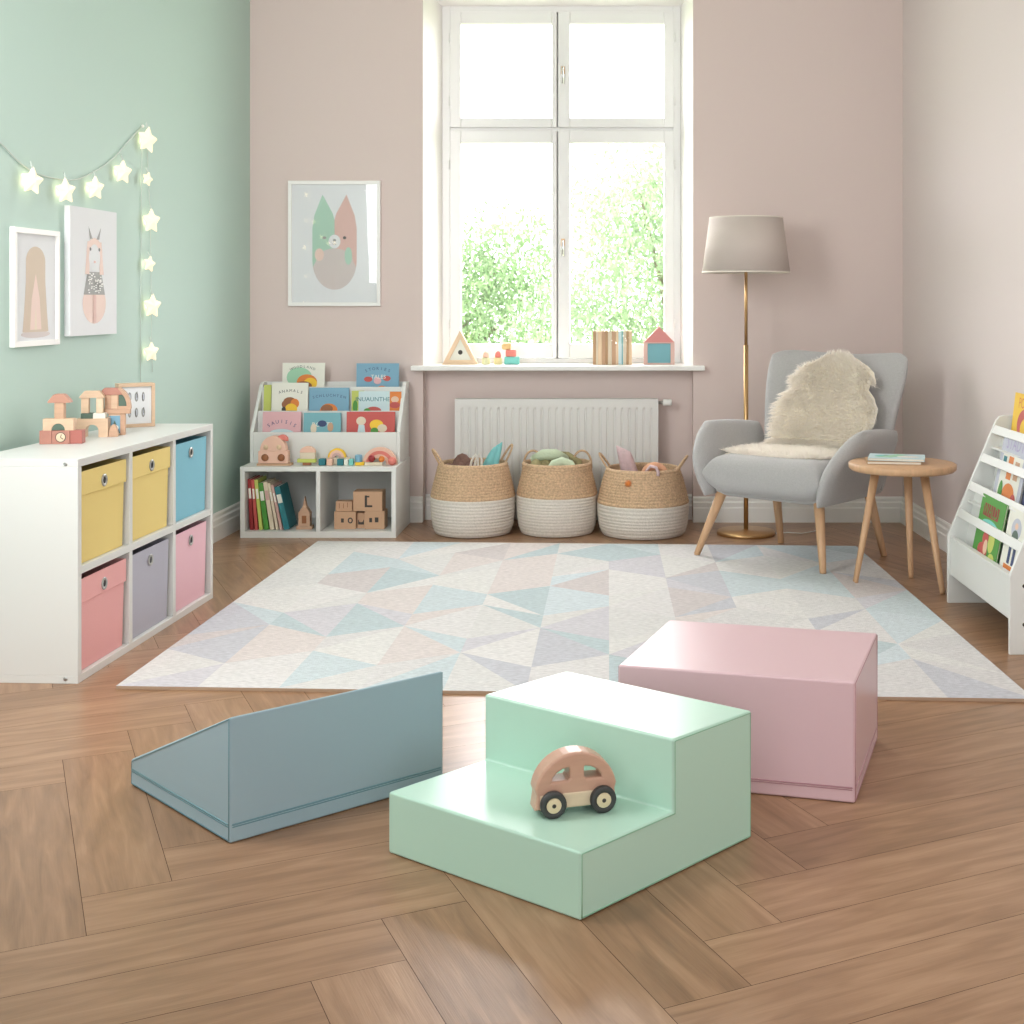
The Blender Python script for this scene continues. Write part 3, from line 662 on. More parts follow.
    block('quarter_arch_block', 'wooden quarter arch block with green filling at the right of the middle tower', 'toy block', b, V(.101, .05, .109), rz2, 0, gr)
    # box frame
    t = thing('box_frame', 'deep wooden box frame with a line drawing beyond the toy blocks', 'picture frame', (-2.125, 5.72, ZU), math.radians(34))
    w_, h_, d_ = .155, .192, .07
    b = MB()
    for a, c3 in (((-w_/2, 0, 0), (w_/2, d_, .014)), ((-w_/2, 0, h_-.014), (w_/2, d_, h_)), ((-w_/2, 0, .014), (-w_/2+.014, d_, h_-.014)), ((w_/2-.014, 0, .014), (w_/2, d_, h_-.014))): b.box(a, c3, 'beech')
    b.build('frame', t, bevel=.001)
    b = MB(); b.box((-w_/2+.014, .012, .014), (w_/2-.014, .018, h_-.014), 'print'); it = []
    rr = random.Random(3)
    for q in range(3):
        for v in range(2):
            cx, cz = .27+.23*q, .33+.36*v
            it.append(('e', cx, cz, .05+.02*rr.random(), .11, 'cspeck')); it.append(('e', cx+.01, cz, .025, .07, 'cgrey')); it.append(('r', cx-.03, cz-.1, cx-.01, cz+.04, 'dark')) if (q+v) % 2 else it.append(('r', cx+.01, cz-.02, cx+.03, cz+.12, 'dark'))
    art(b, it, w_-.03, h_, .012); b.build('drawing', t)
toys_unit()

# ================================================================== PICTURES
def lw_pt(px, py, off=0.0):
    Y = 2.53/((620-px)/F+0.0354); p = Vector((lwx(Y), Y, CH-(py-PY)/F*Y)); return p+Vector((off, 0, 0))
LWR = math.atan2(1, 0.0354)          # direction of the wall seen from the room (local x goes away from the camera)
def left_picture(kind, name, label, px0, px1, py0, py1, depth):
    a = lw_pt(px0, py1); b_ = lw_pt(px1, py1); top = lw_pt((px0+px1)/2, py0).z; bot = lw_pt((px0+px1)/2, py1).z
    w_ = (b_-a).length; h_ = top-bot; c = (a+b_)/2
    t = thing(name, label, 'picture', (c.x, c.y, bot), LWR)            # local -y faces the room
    fr = .022
    if kind == 'frame':
        b = MB()
        for p, q in (((-w_/2, -depth, 0), (w_/2, -.001, fr)), ((-w_/2, -depth, h_-fr), (w_/2, -.001, h_)), ((-w_/2, -depth, fr), (-w_/2+fr, -.001, h_-fr)), ((w_/2-fr, -depth, fr), (w_/2, -.001, h_-fr))): b.box(p, q, 'white')
        b.build('frame', t, bevel=.0015)
        b = MB(); b.box((-w_/2+fr, -depth*.5, fr), (w_/2-fr, -.002, h_-fr), 'print')
        body = [(.18, .12), (.82, .12), (.78, .3), (.74, .55), (.74, .7), (.68, .8), (.5, .84), (.32, .8), (.26, .7), (.26, .55), (.22, .3)]
        art(b, [('e', .5, .1, .36, .03, 'cprintgrey'), ('p', body, 'cprintbeige'), ('e', .5, .72, .24, .13, 'cprintbeige'), ('p', [(.36, .14), (.64, .14), (.6, .4), (.5, .62), (.40, .4)], 'cprintblush'), ('p', [(.47, .14), (.53, .14), (.5, .34)], 'cbeige')], w_-2*fr, h_, -depth*.5)
        b.build('print', t)
    else:
        b = MB(); b.box((-w_/2, -depth, 0), (w_/2, -.001, h_), 'print')
        art(b, [('e', .5, .25, .25, .16, 'cprintblush'), ('p', [(.27, .32), (.73, .32), (.65, .5), (.35, .5)], 'cspeck'), ('e', .5, .66, .17, .11, 'cprintblush'),
                ('p', [(.30, .48), (.39, .48), (.40, .74), (.35, .74)], 'cprintblush'), ('p', [(.61, .48), (.70, .48), (.65, .74), (.60, .74)], 'cprintblush'),
                ('e', .5, .61, .12, .11, 'print'), ('p', [(.40, .76), (.46, .76), (.37, .86)], 'cspeck'), ('p', [(.54, .76), (.60, .76), (.64, .86)], 'cspeck'),
                ('e', .41, .68, .02, .014, 'dark'), ('e', .60, .68, .02, .014, 'dark'), ('e', .5, .58, .025, .01, 'cprintpink'), ('r', .47, .10, .53, .32, 'cprintpink')] +
               [('e', .34+.32*random.random(), .335+.15*random.random(), .016, .005, 'white') for _ in range(50)], w_, h_, -depth)
        b.build('canvas', t, bevel=.0)
left_picture('frame', 'framed_print', 'white framed print of a brown long-haired animal, leftmost on the mint wall', 9, 55, 229, 346, .022)
left_picture('canvas', 'canvas_print', 'white canvas print of a standing rabbit on the mint wall', 64, 111, 209, 335, .026)
def back_picture():
    a = at(289, 306, YB); b_ = at(381, 181, YB); w_ = b_.x-a.x; h_ = b_.z-a.z; fr = .022
    t = thing('framed_print', 'white framed print of a mint and pink animal with pointed ears on the back wall', 'picture', ((a.x+b_.x)/2, YB-.001, a.z)); b = MB(); d = .025
    for p, q in (((-w_/2, -d, 0), (w_/2, 0, fr)), ((-w_/2, -d, h_-fr), (w_/2, 0, h_)), ((-w_/2, -d, fr), (-w_/2+fr, 0, h_-fr)), ((w_/2-fr, -d, fr), (w_/2, 0, h_-fr))): b.box(p, q, 'white')
    b.build('frame', t, bevel=.0015)
    b = MB(); b.box((-w_/2+fr, -.012, fr), (w_/2-fr, -.002, h_-fr), 'print')
    L = [(.5, .15)]+[(.5-.24*math.sin(k*PI/2/8), .36-.23*math.cos(k*PI/2/8)) for k in range(1, 9)]+[(.26, .62), (.28, .72), (.37, .89), (.48, .74), (.5, .69)]
    Rr = [(1-x, z) for x, z in L]
    art(b, [('p', L, 'cprintmint'), ('p', Rr, 'cprintpink'), ('p', [(.5+.24*math.cos(a_), .36+.23*math.sin(a_)) if math.sin(a_) < 0 else (.5+.2*math.cos(a_), .36+.1*math.sin(a_)) for a_ in [2*PI*k/30 for k in range(30)]], 'cprintgrey'),
            ('e', .335, .41, .05, .05, 'cprintblush'), ('e', .65, .40, .04, .07, 'cprintmint'), ('e', .5, .515, .065, .055, 'print'), ('e', .39, .545, .022, .011, 'cspeck'), ('e', .61, .545, .018, .012, 'dark'), ('e', .5, .525, .018, .011, 'cspeck'), ('r', .48, .492, .52, .497, 'cspeck')], w_, h_, -.012)
    b.build('print', t)
    b = MB(); b.box((-w_/2+fr, -.0195, fr), (w_/2-fr, -.0175, h_-fr), 'glass'); b.build('glazing', t)
back_picture()

# ================================================================== STAR LIGHTS
def star_pts(R, r, rot=0): return [((R if k % 2 == 0 else r)*math.sin(rot+k*PI/5), (R if k % 2 == 0 else r)*math.cos(rot+k*PI/5)) for k in range(10)]
def star_geo(mb, R, rot, th=.018):
    p = star_pts(R, R*.56, rot); vs = [(x, 0, z) for x, z in p]+[(0, -th, 0), (0, th, 0)]
    fs = []
    for k in range(10): fs += [(k, (k+1) % 10, 10), ((k+1) % 10, k, 11)]
    mb.add(vs, fs, 'star')
def garland():
    cords = thing('string_light_cord', 'thin pale cord of the star lights strung along the mint wall', 'string lights', tuple(lw_pt(145, 128, .004)))
    o0 = lw_pt(145, 128, .004)
    path = [(-14, 132), (0, 144), (20, 164), (40, 175), (70, 180), (92, 172), (112, 158), (128, 140), (141, 126)]
    fine = []
    P = [lw_pt(x, y, .006)-o0 for x, y in path]
    for i in range(len(P)-1):
        p0, p1, p2, p3 = P[max(i-1, 0)], P[i], P[i+1], P[min(i+2, len(P)-1)]
        for k in range(6):
            t = k/6; fine.append(.5*((2*p1)+(p2-p0)*t+(2*p0-5*p1+4*p2-p3)*t*t+(3*p1-p0-3*p2+p3)*t**3))
    fine.append(P[-1])
    b = MB(); b.tube(fine, .003, 'cord', 6); b.build('swag_cord', cords)
    for a in ([(141, 126), (140, 200), (139.5, 300), (139, 410)], [(146, 150), (149, 220), (150, 300), (151, 372)]):
        b = MB(); b.tube([lw_pt(x, y, .006)-o0 for x, y in a], .0018, 'cord', 6); b.build('hanging_cord', cords)
    b = MB(); b.ball(tuple(lw_pt(141, 126, .008)-o0), .008, 'white', 10); b.build('wall_hook', cords)
    stars = [(29, 181, 15, 'lowest left star, beside the left picture', .1), (63, 191, 14, 'star touching the top of the rabbit canvas', -.05), (93, 188, 13, 'star above the right side of the rabbit canvas', .0), (121, 172, 13, 'star between the canvas and the wall hook', .05),
             (146, 140, 14, 'topmost star of the hanging strand, at the wall hook', .15), (146, 179, 8, 'small star just under the topmost star', .3), (150, 221, 13, 'third star down the hanging strand', 0), (148, 264, 9, 'small fourth star down the hanging strand', .2), (151, 306, 13, 'fifth star down the hanging strand', .05), (150, 352, 11, 'lowest star of the hanging strand, above the box frame', 0)]
    for x, y, r, lb, rot in stars:
        p = lw_pt(x-6, y, .036); R = r*p.y/F*1.12
        b = MB(); star_geo(b, R, rot); o = b.build('star_light', None, p, (0, 0, LWR-.35), bevel=.004, seg=3); tag(o, 'glowing cream '+lb, 'star light', 'star lights on the mint wall')
        # cap joining the star to the cord
        cb = MB(); cb.tube([(0, 0, R*.75), (0, .01, R+.012)], [.004, .003], 'cord', 6); cb.build('cord_cap', o)
        l = bpy.data.lights.new('star_bulb', 'POINT'); l.energy = .045*(r/13)**2; l.color = (1, .78, .45); l.shadow_soft_size = .015
        lo = bpy.data.objects.new('star_bulb', l); C.objects.link(lo); lo.location = (0, .026, 0); lo.parent = o
garland()

# ================================================================== BOOKS
def book(label, w, h, th, cov, loc, rot=(0, 0, 0), items=(), group=None, name='picture_book', spine='L'):
    b = MB(); e = .0016
    b.box((-w/2, -th/2, 0), (w/2, -th/2+e, h), cov); b.box((-w/2, th/2-e, 0), (w/2, th/2, h), cov)
    sx = -w/2 if spine == 'L' else w/2-e
    b.box((sx, -th/2+e, 0), (sx+e, th/2-e, h), cov)
    art(b, items, w, h, -th/2)
    o = b.build(name, None, loc, rot, bevel=0); tag(o, label, 'book', group)
    p = MB(); p.box((-w/2+.003, -th/2+e, .003), (w/2-.003, th/2-e, h-.003), 'paper'); p.build('pages', o)
    return o
# ================================================================== LOW BOOKCASE BY THE BACK WALL
def low_bookcase():
    x0, x1 = -2.155, -1.271; yf, yb = 7.374, 7.864; H = .403; th = .026; xc = (x0+x1)/2
    t = thing('low_cubby_shelf', 'low white two-cubby shelf with books and blocks beside the window niche', 'shelf', (xc, yf, 0)); w = x1-x0; d = yb-yf
    for nm, a, b_ in (('top_panel', (-w/2, 0, H-th), (w/2, d, H)), ('bottom_panel', (-w/2, 0, 0), (w/2, d, th+.01)), ('side_panel', (-w/2, 0, th+.01), (-w/2+th, d, H-th)), ('side_panel', (w/2-th, 0, th+.01), (w/2, d, H-th)), ('divider', (-.012, .002, th+.01), (.012, d-.006, H-th)), ('back_panel', (-w/2+th, d-.006, th+.01), (w/2-th, d, H-th))):
        m_ = MB(); m_.box(a, b_, 'unit'); m_.build(nm, t, bevel=.0015)
    # tiered display on top
    t2 = thing('tiered_book_display', 'white tiered book display standing on the low cubby shelf', 'book display', (xc, 7.55, H+.0005)); yb2 = 7.862-7.55
    prof = [(0, 0), (yb2, 0), (yb2, .455), (.235, .455), (.20, .44), (.0, .18)]
    w2 = w-.012
    for s_ in (-1, 1):
        m_ = MB(); xx = s_*(w2/2-.010)
        m_.prism([(p[0], p[1]) for p in prof], -.010, .010, 'unit', Matrix.Translation((xx, 0, 0)) @ Matrix.Rotation(PI/2, 4, 'Z')); m_.build('side_panel', t2, bevel=.002)
    hi = w2/2-.0205
    for y, z0, z1 in ((.0, .0, .178), (.088, 0, .295), (.176, 0, .43)):
        m_ = MB(); m_.box((-hi, y, z0), (hi, y+.012, z1), 'unit'); m_.build('tier_board', t2, bevel=.002)
    for y0, y1, z in ((.012, .088, .10), (.10, .176, .22), (.188, .285, .34)):
        m_ = MB(); m_.box((-hi, y0, z-.008), (hi, y1, z), 'unit'); m_.build('tier_shelf', t2)
    m_ = MB(); m_.box((-hi, .286, 0), (hi, .296, .455), 'unit'); m_.build('back_panel', t2)
    g1 = 'picture books in the tiered display'; lean = (-.08, 0, 0)
    def bk(px0, px1, pytop, Y, zb, th_, cov, items, lb, lean_=-.09):
        a = at(px0, pytop, Y); b_ = at(px1, pytop, Y); ww = b_.x-a.x; h = a.z-zb
        book(lb, ww-.004, h, th_, cov, ((a.x+b_.x)/2, Y, zb+.001), (lean_, 0, 0), items, g1)
    Y3, Y2, Y1 = 7.775, 7.685, 7.595
    bk(282, 325, 363, Y3, .7435, .010, 'cwhite', [('e', .40, .62, .30, .26, 'cmint'), ('e', .58, .5, .24, .2, 'corange'), ('e', .66, .46, .16, .15, 'cyellow'), ('e', .5, .4, .2, .12, 'cbrown'), ('at', 'WOODLAND', .48, .9, .62, .085, 'cdkgreen')], 'white picture book with a green circle on the top tier, left', -.05)
    bk(356, 399, 363.5, Y3, .7435, .010, 'cblue', [('at', 'STORIES', .5, .86, .7, .10, 'cnavy'), ('e', .28, .58, .1, .07, 'cred'), ('e', .5, .54, .09, .09, 'cpink'), ('e', .72, .6, .09, .07, 'cred'), ('e', .6, .25, .15, .16, 'corange'), ('t', 'TALES', .52, .64, .13, 'cwhite')], 'blue picture book with red flowers on the top tier, right', -.05)
    bk(263, 271, 385, Y2+.012, .623, .008, 'clime', [], 'thin lime green book peeking out behind the white animal book')
    bk(271, 308, 383, Y2, .6235, .010, 'cwhite', [('at', 'ANAMALS', .52, .80, 1.0, .11, 'dark'), ('e', .5, .52, .18, .12, 'cbrown'), ('e', .64, .48, .12, .12, 'corange'), ('e', .38, .46, .1, .1, 'cbrown'), ('e', .54, .34, .17, .14, 'cyellow'), ('e', .34, .32, .06, .08, 'dark')], 'white picture book with a brown and yellow animal on the middle tier')
    bk(308.5, 349, 388, Y2, .6235, .010, 'cblue', [('at', 'SCHLUCHTEN', .5, .78, 1.6, .095, 'cnavy'), ('e', .5, .35, .22, .2, 'corange'), ('e', .45, .4, .15, .12, 'cbrown')], 'blue picture book with an orange hill on the middle tier')
    bk(351, 364, 391, Y2+.012, .6235, .008, 'clime', [('e', .3, .5, .2, .2, 'cgreen')], 'lime green book half hidden at the right of the middle tier')
    bk(358, 402, 391.5, Y2, .6235, .010, 'cpale', [('t', 'INUAUNTHES', .36, .74, .14, 'cdarkteal'), ('r', .72, .2, .99, .99, 'corange'), ('e', .84, .74, .09, .1, 'cskin'), ('e', .84, .56, .12, .1, 'cred'), ('e', .35, .38, .18, .13, 'cred'), ('e', .2, .36, .08, .1, 'cgreen')], 'pale picture book with teal lettering and an orange panel, middle tier')
    bk(262, 301, 412, Y1, .5035, .010, 'cpink', [('at', 'SAUISIS', .5, .7, .6, .13, 'cnavy'), ('e', .5, .3, .35, .18, 'cpale')], 'pink picture book at the left of the lowest tier')
    bk(303, 341, 413, Y1, .5035, .010, 'cteal', [('t', 'BOOTS', .5, .62, .17, 'cwhite'), ('e', .27, .5, .08, .16, 'cbeige'), ('e', .5, .66, .12, .1, 'cnavy'), ('e', .72, .55, .08, .14, 'ckraft'), ('e', .5, .3, .25, .1, 'cturq')], 'teal picture book in the middle of the lowest tier')
    bk(346, 395, 412, Y1, .5035, .010, 'cred', [('e', .3, .72, .1, .13, 'cbeige'), ('p', [(.2, .02), (.42, .02), (.37, .6), (.25, .6)], 'cpale'), ('e', .62, .6, .14, .16, 'cyellow'), ('e', .74, .5, .1, .12, 'cbeige'), ('e', .58, .42, .08, .1, 'cgreen')], 'red picture book at the right of the lowest tier')
    # books leaning in the left cubby
    cols = [('cdkred', .265, .016, 'dark red book, first from the left'), ('cred', .262, .014, 'red book, second from the left'), ('clime', .262, .016, 'yellow green book'), ('cgreen', .245, .022, 'leaf green book'), ('cbeige', .25, .020, 'wide beige book beside the green one'), ('cbeige', .243, .012, 'narrow beige book in front of the blush one'), ('cblush', .235, .012, 'blush book'), ('cdarkteal', .225, .026, 'dark teal book at the right end')]
    x = x0+th+.016; zb = .0365; ang = .05; cols = [(a_, b_+.025, c_*1.2, d_) for a_, b_, c_, d_ in cols]
    for k, (cv, h, tk, lb) in enumerate(cols):
        ang = .05+.026*k
        px_ = x+tk/2*math.cos(ang)
        it = [('t', ['OAK', 'FOX', 'SUN', 'FERN', 'ABC', 'TOM', 'LIZ', 'SEA'][k], .5, .6, .2, 'cwhite')]
        # spine to the room: book local x -> depth
        o = book(lb+' leaning in the left cubby', .18, h, tk, cv, (0, 0, 0), (0, 0, 0), (), 'books leaning in the left cubby', 'story_book')
        if tk > .014:                                    # spine bands
            bb = MB(); bb.box((-.0906, -tk/2+.003, h*.62), (-.0899, tk/2-.003, h*.82), 'cwhite' if k not in (4,) else 'cblush'); bb.build('spine_label', o)
        o.matrix_world = Matrix.Translation((px_, yf+.05+.09, zb+tk/2*math.sin(ang))) @ Matrix.Rotation(-ang, 4, 'Y') @ Matrix.Rotation(PI/2, 4, 'Z')
        o.rotation_mode = 'XYZ'
        x += tk/math.cos(ang)+.0085
    # wooden church toy
    cx = at(304, 530, 7.46).x; t3 = thing('toy_church', 'small wooden toy church with a pointed spire in the left cubby', 'toy', (cx+.004, 7.47, .0365))
    b = MB(); b.box((-.045, -.03, 0), (.045, .03, .018), 'beech_dark'); b.build('base_block', t3, bevel=.001)
    b = MB(); b.box((-.033, -.025, .018), (.033, .025, .09), 'beech_dark'); b.prism([(-.036, .09), (.036, .09), (.012, .125), (-.012, .125)], -.025, .025, 'beech_dark'); b.build('nave', t3, bevel=.001)
    b = MB(); b.box((-.013, -.0262, .034), (.013, -.0245, .078), 'cbrown'); b.build('doorway', t3)
    b = MB(); b.lathe([(0, .16), (.003, .158), (.013, .125), (.018, .12), (0, .12)], 'beech_dark', 4, T3((0, 0, .0), (0, 0, PI/4))); b.prism([(-.013, .12), (.013, .12), (0, .185)], -.013, .013, 'beech_dark'); b.build('spire', t3)
    # kraft blocks in the right cubby
    gr = 'wooden house blocks in the right cubby'; Yk = 7.50; zf = .0365
    def kb(px0, px1, h, z, dy, d, lb, marks=()):
        a = (px0-PX)/F*Yk; b_ = (px1-PX)/F*Yk; w_ = b_-a; b = bx(w_, d, h, 'ckraft')
        art(b, marks, w_, h, -d/2); block('house_block', lb, 'toy block', b, ((a+b_)/2, Yk+dy, z), 0, .0015, gr)
    kb(336, 357.5, .100, zf, 0, .10, 'wooden block printed with two windows at the bottom left of the right cubby', [('r', .32, .38, .45, .62, 'dark'), ('e', .75, .5, .12, .17, 'dark'), ('e', .75, .5, .06, .1, 'ckraft')])
    kb(358.2, 365.6, .090, zf, .01, .07, 'narrow wooden block wedged between the two bottom blocks', [('r', .1, .25, .9, .55, 'dark'), ('e', .5, .5, .3, .1, 'ckraft')])
    kb(366.2, 386, .104, zf, 0, .10, 'wooden block with two dark windows at the bottom right of the right cubby', [('r', .24, .38, .38, .62, 'dark'), ('r', .52, .38, .70, .65, 'dark')])
    kb(337, 353.5, .056, zf+.1005, .0, .07, 'small flat wooden block on top of the left house block', [('r', .2, .3, .24, .8, 'cbrown'), ('r', .45, .3, .49, .8, 'cbrown'), ('r', .7, .4, .74, .9, 'cbrown')])
    kb(355, 384, .112, zf+.1045, 0, .11, 'large wooden block printed with the letter L on top of the pile', [('r', .40, .22, .48, .8, 'dark'), ('r', .40, .2, .66, .3, 'dark'), ('r', .40, .7, .56, .78, 'dark')])
    # toys standing before the display
    zt = H+.0008; Yt = 7.452; X = lambda p: (p-PX)/F*Yt; mw = Yt/F
    t4 = thing('toy_truck', 'wooden toy truck with pink dome load at the left of the low shelf top', 'toy', (X(275), Yt, zt))
    b = MB(); b.box((-.098, -.03, 0), (.098, .03, .012), 'ckraft'); b.build('base_plank', t4, bevel=.001)
    b = MB(); b.box((-.09, -.026, .0125), (.08, .026, .083), 'cpeach'); b.build('truck_body', t4, bevel=.003)
    b = MB(); b.prism(ell(0, .0835, .075, .085, 24, 0, PI), -.026, .026, 'cpeach', T3((-.005, 0, 0))); b.build('dome_load', t4, bevel=.002)
    b = MB(); b.prism(ell(0, .0, .03, .026, 16, 0, PI), -.018, .018, 'ccoral', T3((.045, 0, .148), (0, .4, 0))); b.build('roof_piece', t4, bevel=.002)
    for x in (-.05, .043):
        b = MB(); b.lathe([(0, 0), (.019, 0), (.021, .003), (.019, .008), (0, .008)], 'cbrown', 24, T3((x, -.0262, .046), (PI/2, 0, 0))); w_o = b.build('wheel', t4)
    for x in (-.045, .03):
        b = MB(); b.lathe([(0, 0), (.014, 0), (.014, .003), (0, .003)], 'clightwood', 18, T3((x, -.0262, .105), (PI/2, 0, 0))); b.build('round_window', t4)
    g2 = 'small wooden toys along the low shelf top'
    block('toy_block', 'flat brown block under the lime block', 'toy block', bx(.045, .03, .016, 'cbrown'), (X(307), Yt, zt), 0, .001, g2)
    block('toy_block', 'wide lime green block under the peach arch', 'toy block', bx(.105, .034, .020, 'clime'), (X(307), Yt, zt+.0165), 0, .001, g2)
    block('toy_block', 'pale beige block between the lime block and the peach dome', 'toy block', bx(.085, .034, .036, 'cbeige'), (X(308), Yt, zt+.037), 0, .002, g2)
    block('half_round_block', 'peach half round block topping the lime block pile', 'toy block', MB().prism(ell(0, 0, .044, .035, 20, 0, PI), -.016, .016, 'cpeach'), (X(308), Yt, zt+.0735), 0, .001, g2)
    block('toy_block', 'dark teal cube left of the small rainbow arch', 'toy block', bx(.038, .038, .038, 'cdarkteal'), (X(322.5), Yt, zt), 0, .004, g2)
    block('toy_block', 'blush cube right of the dark teal cube', 'toy block', bx(.032, .036, .036, 'cpeach'), (X(330), Yt, zt), 0, .002, g2)
    block('toy_block', 'green cube in the right half of the low shelf top', 'toy block', bx(.036, .036, .036, 'cdarkteal'), (X(340.5), Yt, zt), .1, .003, g2)
    block('toy_block', 'white cube between two green cubes', 'toy block', bx(.024, .032, .034, 'cwhite'), (X(346.5), Yt, zt), 0, .003, g2)
    block('toy_block', 'turquoise cube right of the white cube', 'toy block', bx(.026, .034, .036, 'cturq'), (X(351.5), Yt, zt), 0, .003, g2)
    def rainbow(lb, cx, z, radii, ms, d=.03):
        t5 = thing('rainbow_arch', lb, 'toy', (cx, Yt+.03, z))
        for (r1, r0), m in zip(zip(radii[:-1], radii[1:]), ms):
            pts = [(r1*math.cos(a), r1*math.sin(a)) for a in [PI*k/18 for k in range(19)]]+[(r0*math.cos(a), r0*math.sin(a)) for a in [PI*(1-k/18) for k in range(19)]]
            m_ = MB(); n = len(pts); m_.prism(pts, -d/2, d/2, m)
            m_.f = [f for f in m_.f if len(f) < 6]; m_.m = m_.m[:len(m_.f)]; m_.sm = m_.sm[:len(m_.f)]
            o_ = len(m_.v)-2*n
            for k in range(18):
                a_, b_, c_, d_ = k, k+1, n-2-k, n-1-k
                for off in (0, n): m_.f.append((off+a_, off+b_, off+c_, off+d_)); m_.m.append(0); m_.sm.append(False)
            m_.build('arch_ring', t5)
    block('toy_block', 'beige plank carrying the small rainbow arch', 'toy block', bx(.14, .024, .040, 'cbeige'), (X(337), Yt+.035, zt), 0, .002, g2)
    rainbow('small blush and yellow rainbow arch on the low shelf top', X(336), zt+.041, [.052, .042, .028, .012], ['cyellow', 'cpeach', 'cblush'], .022)
    block('peg_cylinder', 'blue wooden cylinder standing beside the large rainbow', 'toy block', MB().lathe([(0, 0), (.02, 0), (.021, .003), (.021, .035), (.018, .04), (0, .04)], 'cblue', 20), (X(358.5), Yt, zt+.019), 0, 0, g2)
    block('toy_block', 'yellow flat block under the blue cylinder', 'toy block', bx(.05, .034, .018, 'cyellow'), (X(360), Yt, zt), 0, .001, g2)
    rainbow('large coral and peach rainbow arch at the right of the low shelf top', X(379), zt, [.100, .080, .060, .040], ['cpeach', 'ccoral', 'cpeach'], .028)
    block('toy_block', 'beige low plank in front of the large rainbow', 'toy block', bx(.10, .022, .018, 'cbeige'), (X(374), Yt-.012, zt), 0, .001, g2)
    for p, z, r, m, lb in ((372, .018, .020, 'cdkred', 'dark red ball before the large rainbow'), (382, .018, .018, 'corange', 'orange ball before the large rainbow'), (392.5, 0, .024, 'ccoral', 'coral ball at the right end of the low shelf top')):
        o = MB().ball((0, 0, r), r, m, 18).build('wooden_ball', None, (X(p), Yt-.012, zt+z)); tag(o, lb, 'ball', 'wooden balls before the rainbow')
low_bookcase()

# ================================================================== RADIATOR
def radiator():
    x0, x1 = at(455, 0, 7.86).x, at(658, 0, 7.86).x; zt = CH-99/F*7.86; w = x1-x0; t = thing('panel_radiator', 'white panel radiator in the niche under the window', 'radiator', ((x0+x1)/2, 7.86, 0)); zb = .13
    b = MB(); n = 27; e = .02; pts = [(-w/2, .0), (-w/2+e, .0)]
    span = w-2*e; p = span/n
    for k in range(n):
        x = -w/2+e+k*p; pts += [(x+p*.30, 0.0), (x+p*.42, .007), (x+p*.58, .007), (x+p*.70, 0.0)]
    pts += [(w/2-e, 0), (w/2, 0)]
    vs = []; fs = []
    rows = [(zb, 0), (zb+.03, 0), (zb+.045, 1), (zt-.065, 1), (zt-.05, 0), (zt-.004, 0)]
    for z, g_ in rows:
        for x, y in pts: vs.append((x, (y*g_), z))
    k = len(pts)
    for r in range(len(rows)-1):
        for i in range(k-1): fs.append((r*k+i, r*k+i+1, (r+1)*k+i+1, (r+1)*k+i))
    b.add(vs, fs, 'radiator'); b.box((-w/2, .0075, zb), (w/2, .012, zt-.004), 'radiator'); b.build('front_panel', t)
    for s_ in (-1, 1):
        b = MB(); b.box((s_*(w/2)-.002, -.001, zb), (s_*(w/2)+.002, .085, zt-.006), 'radiator'); b.build('side_cover', t, bevel=.001)
    b = MB(); b.box((-w/2-.002, -.0015, zt-.006), (w/2+.002, .087, zt), 'radiator'); b.build('top_grille', t, bevel=.001)
    b = MB(); b.box((-w/2+.01, .07, zb), (w/2-.01, .085, zt-.01), 'radiator'); b.build('rear_panel', t)
    for x in (-w/2+.2, w/2-.2):
        b = MB(); b.box((x-.015, .084, zb+.05), (x+.015, .143, zt-.1), 'radiator'); b.build('wall_bracket', t)
    zv = CH-103/F*7.86
    b = MB(); T = T3((w/2+.001, .04, zv), (0, PI/2, 0)); b.lathe([(0, 0), (.009, 0), (.009, .02), (.012, .022), (.012, .03), (0, .03)], 'steel', 16, T); v = b.build('valve', t)
    b = MB(); b.lathe([(0, .03), (.017, .03), (.02, .035), (.02, .078), (.017, .084), (0, .084)], 'white', 20, T); b.build('thermostat_knob', v)
    for x in (w/2-.05, w/2-.1):
        b = MB(); b.tube([(x, .04, zb+.01), (x, .04, 0)], .008, 'white', 10); b.build('supply_pipe', t)
radiator()

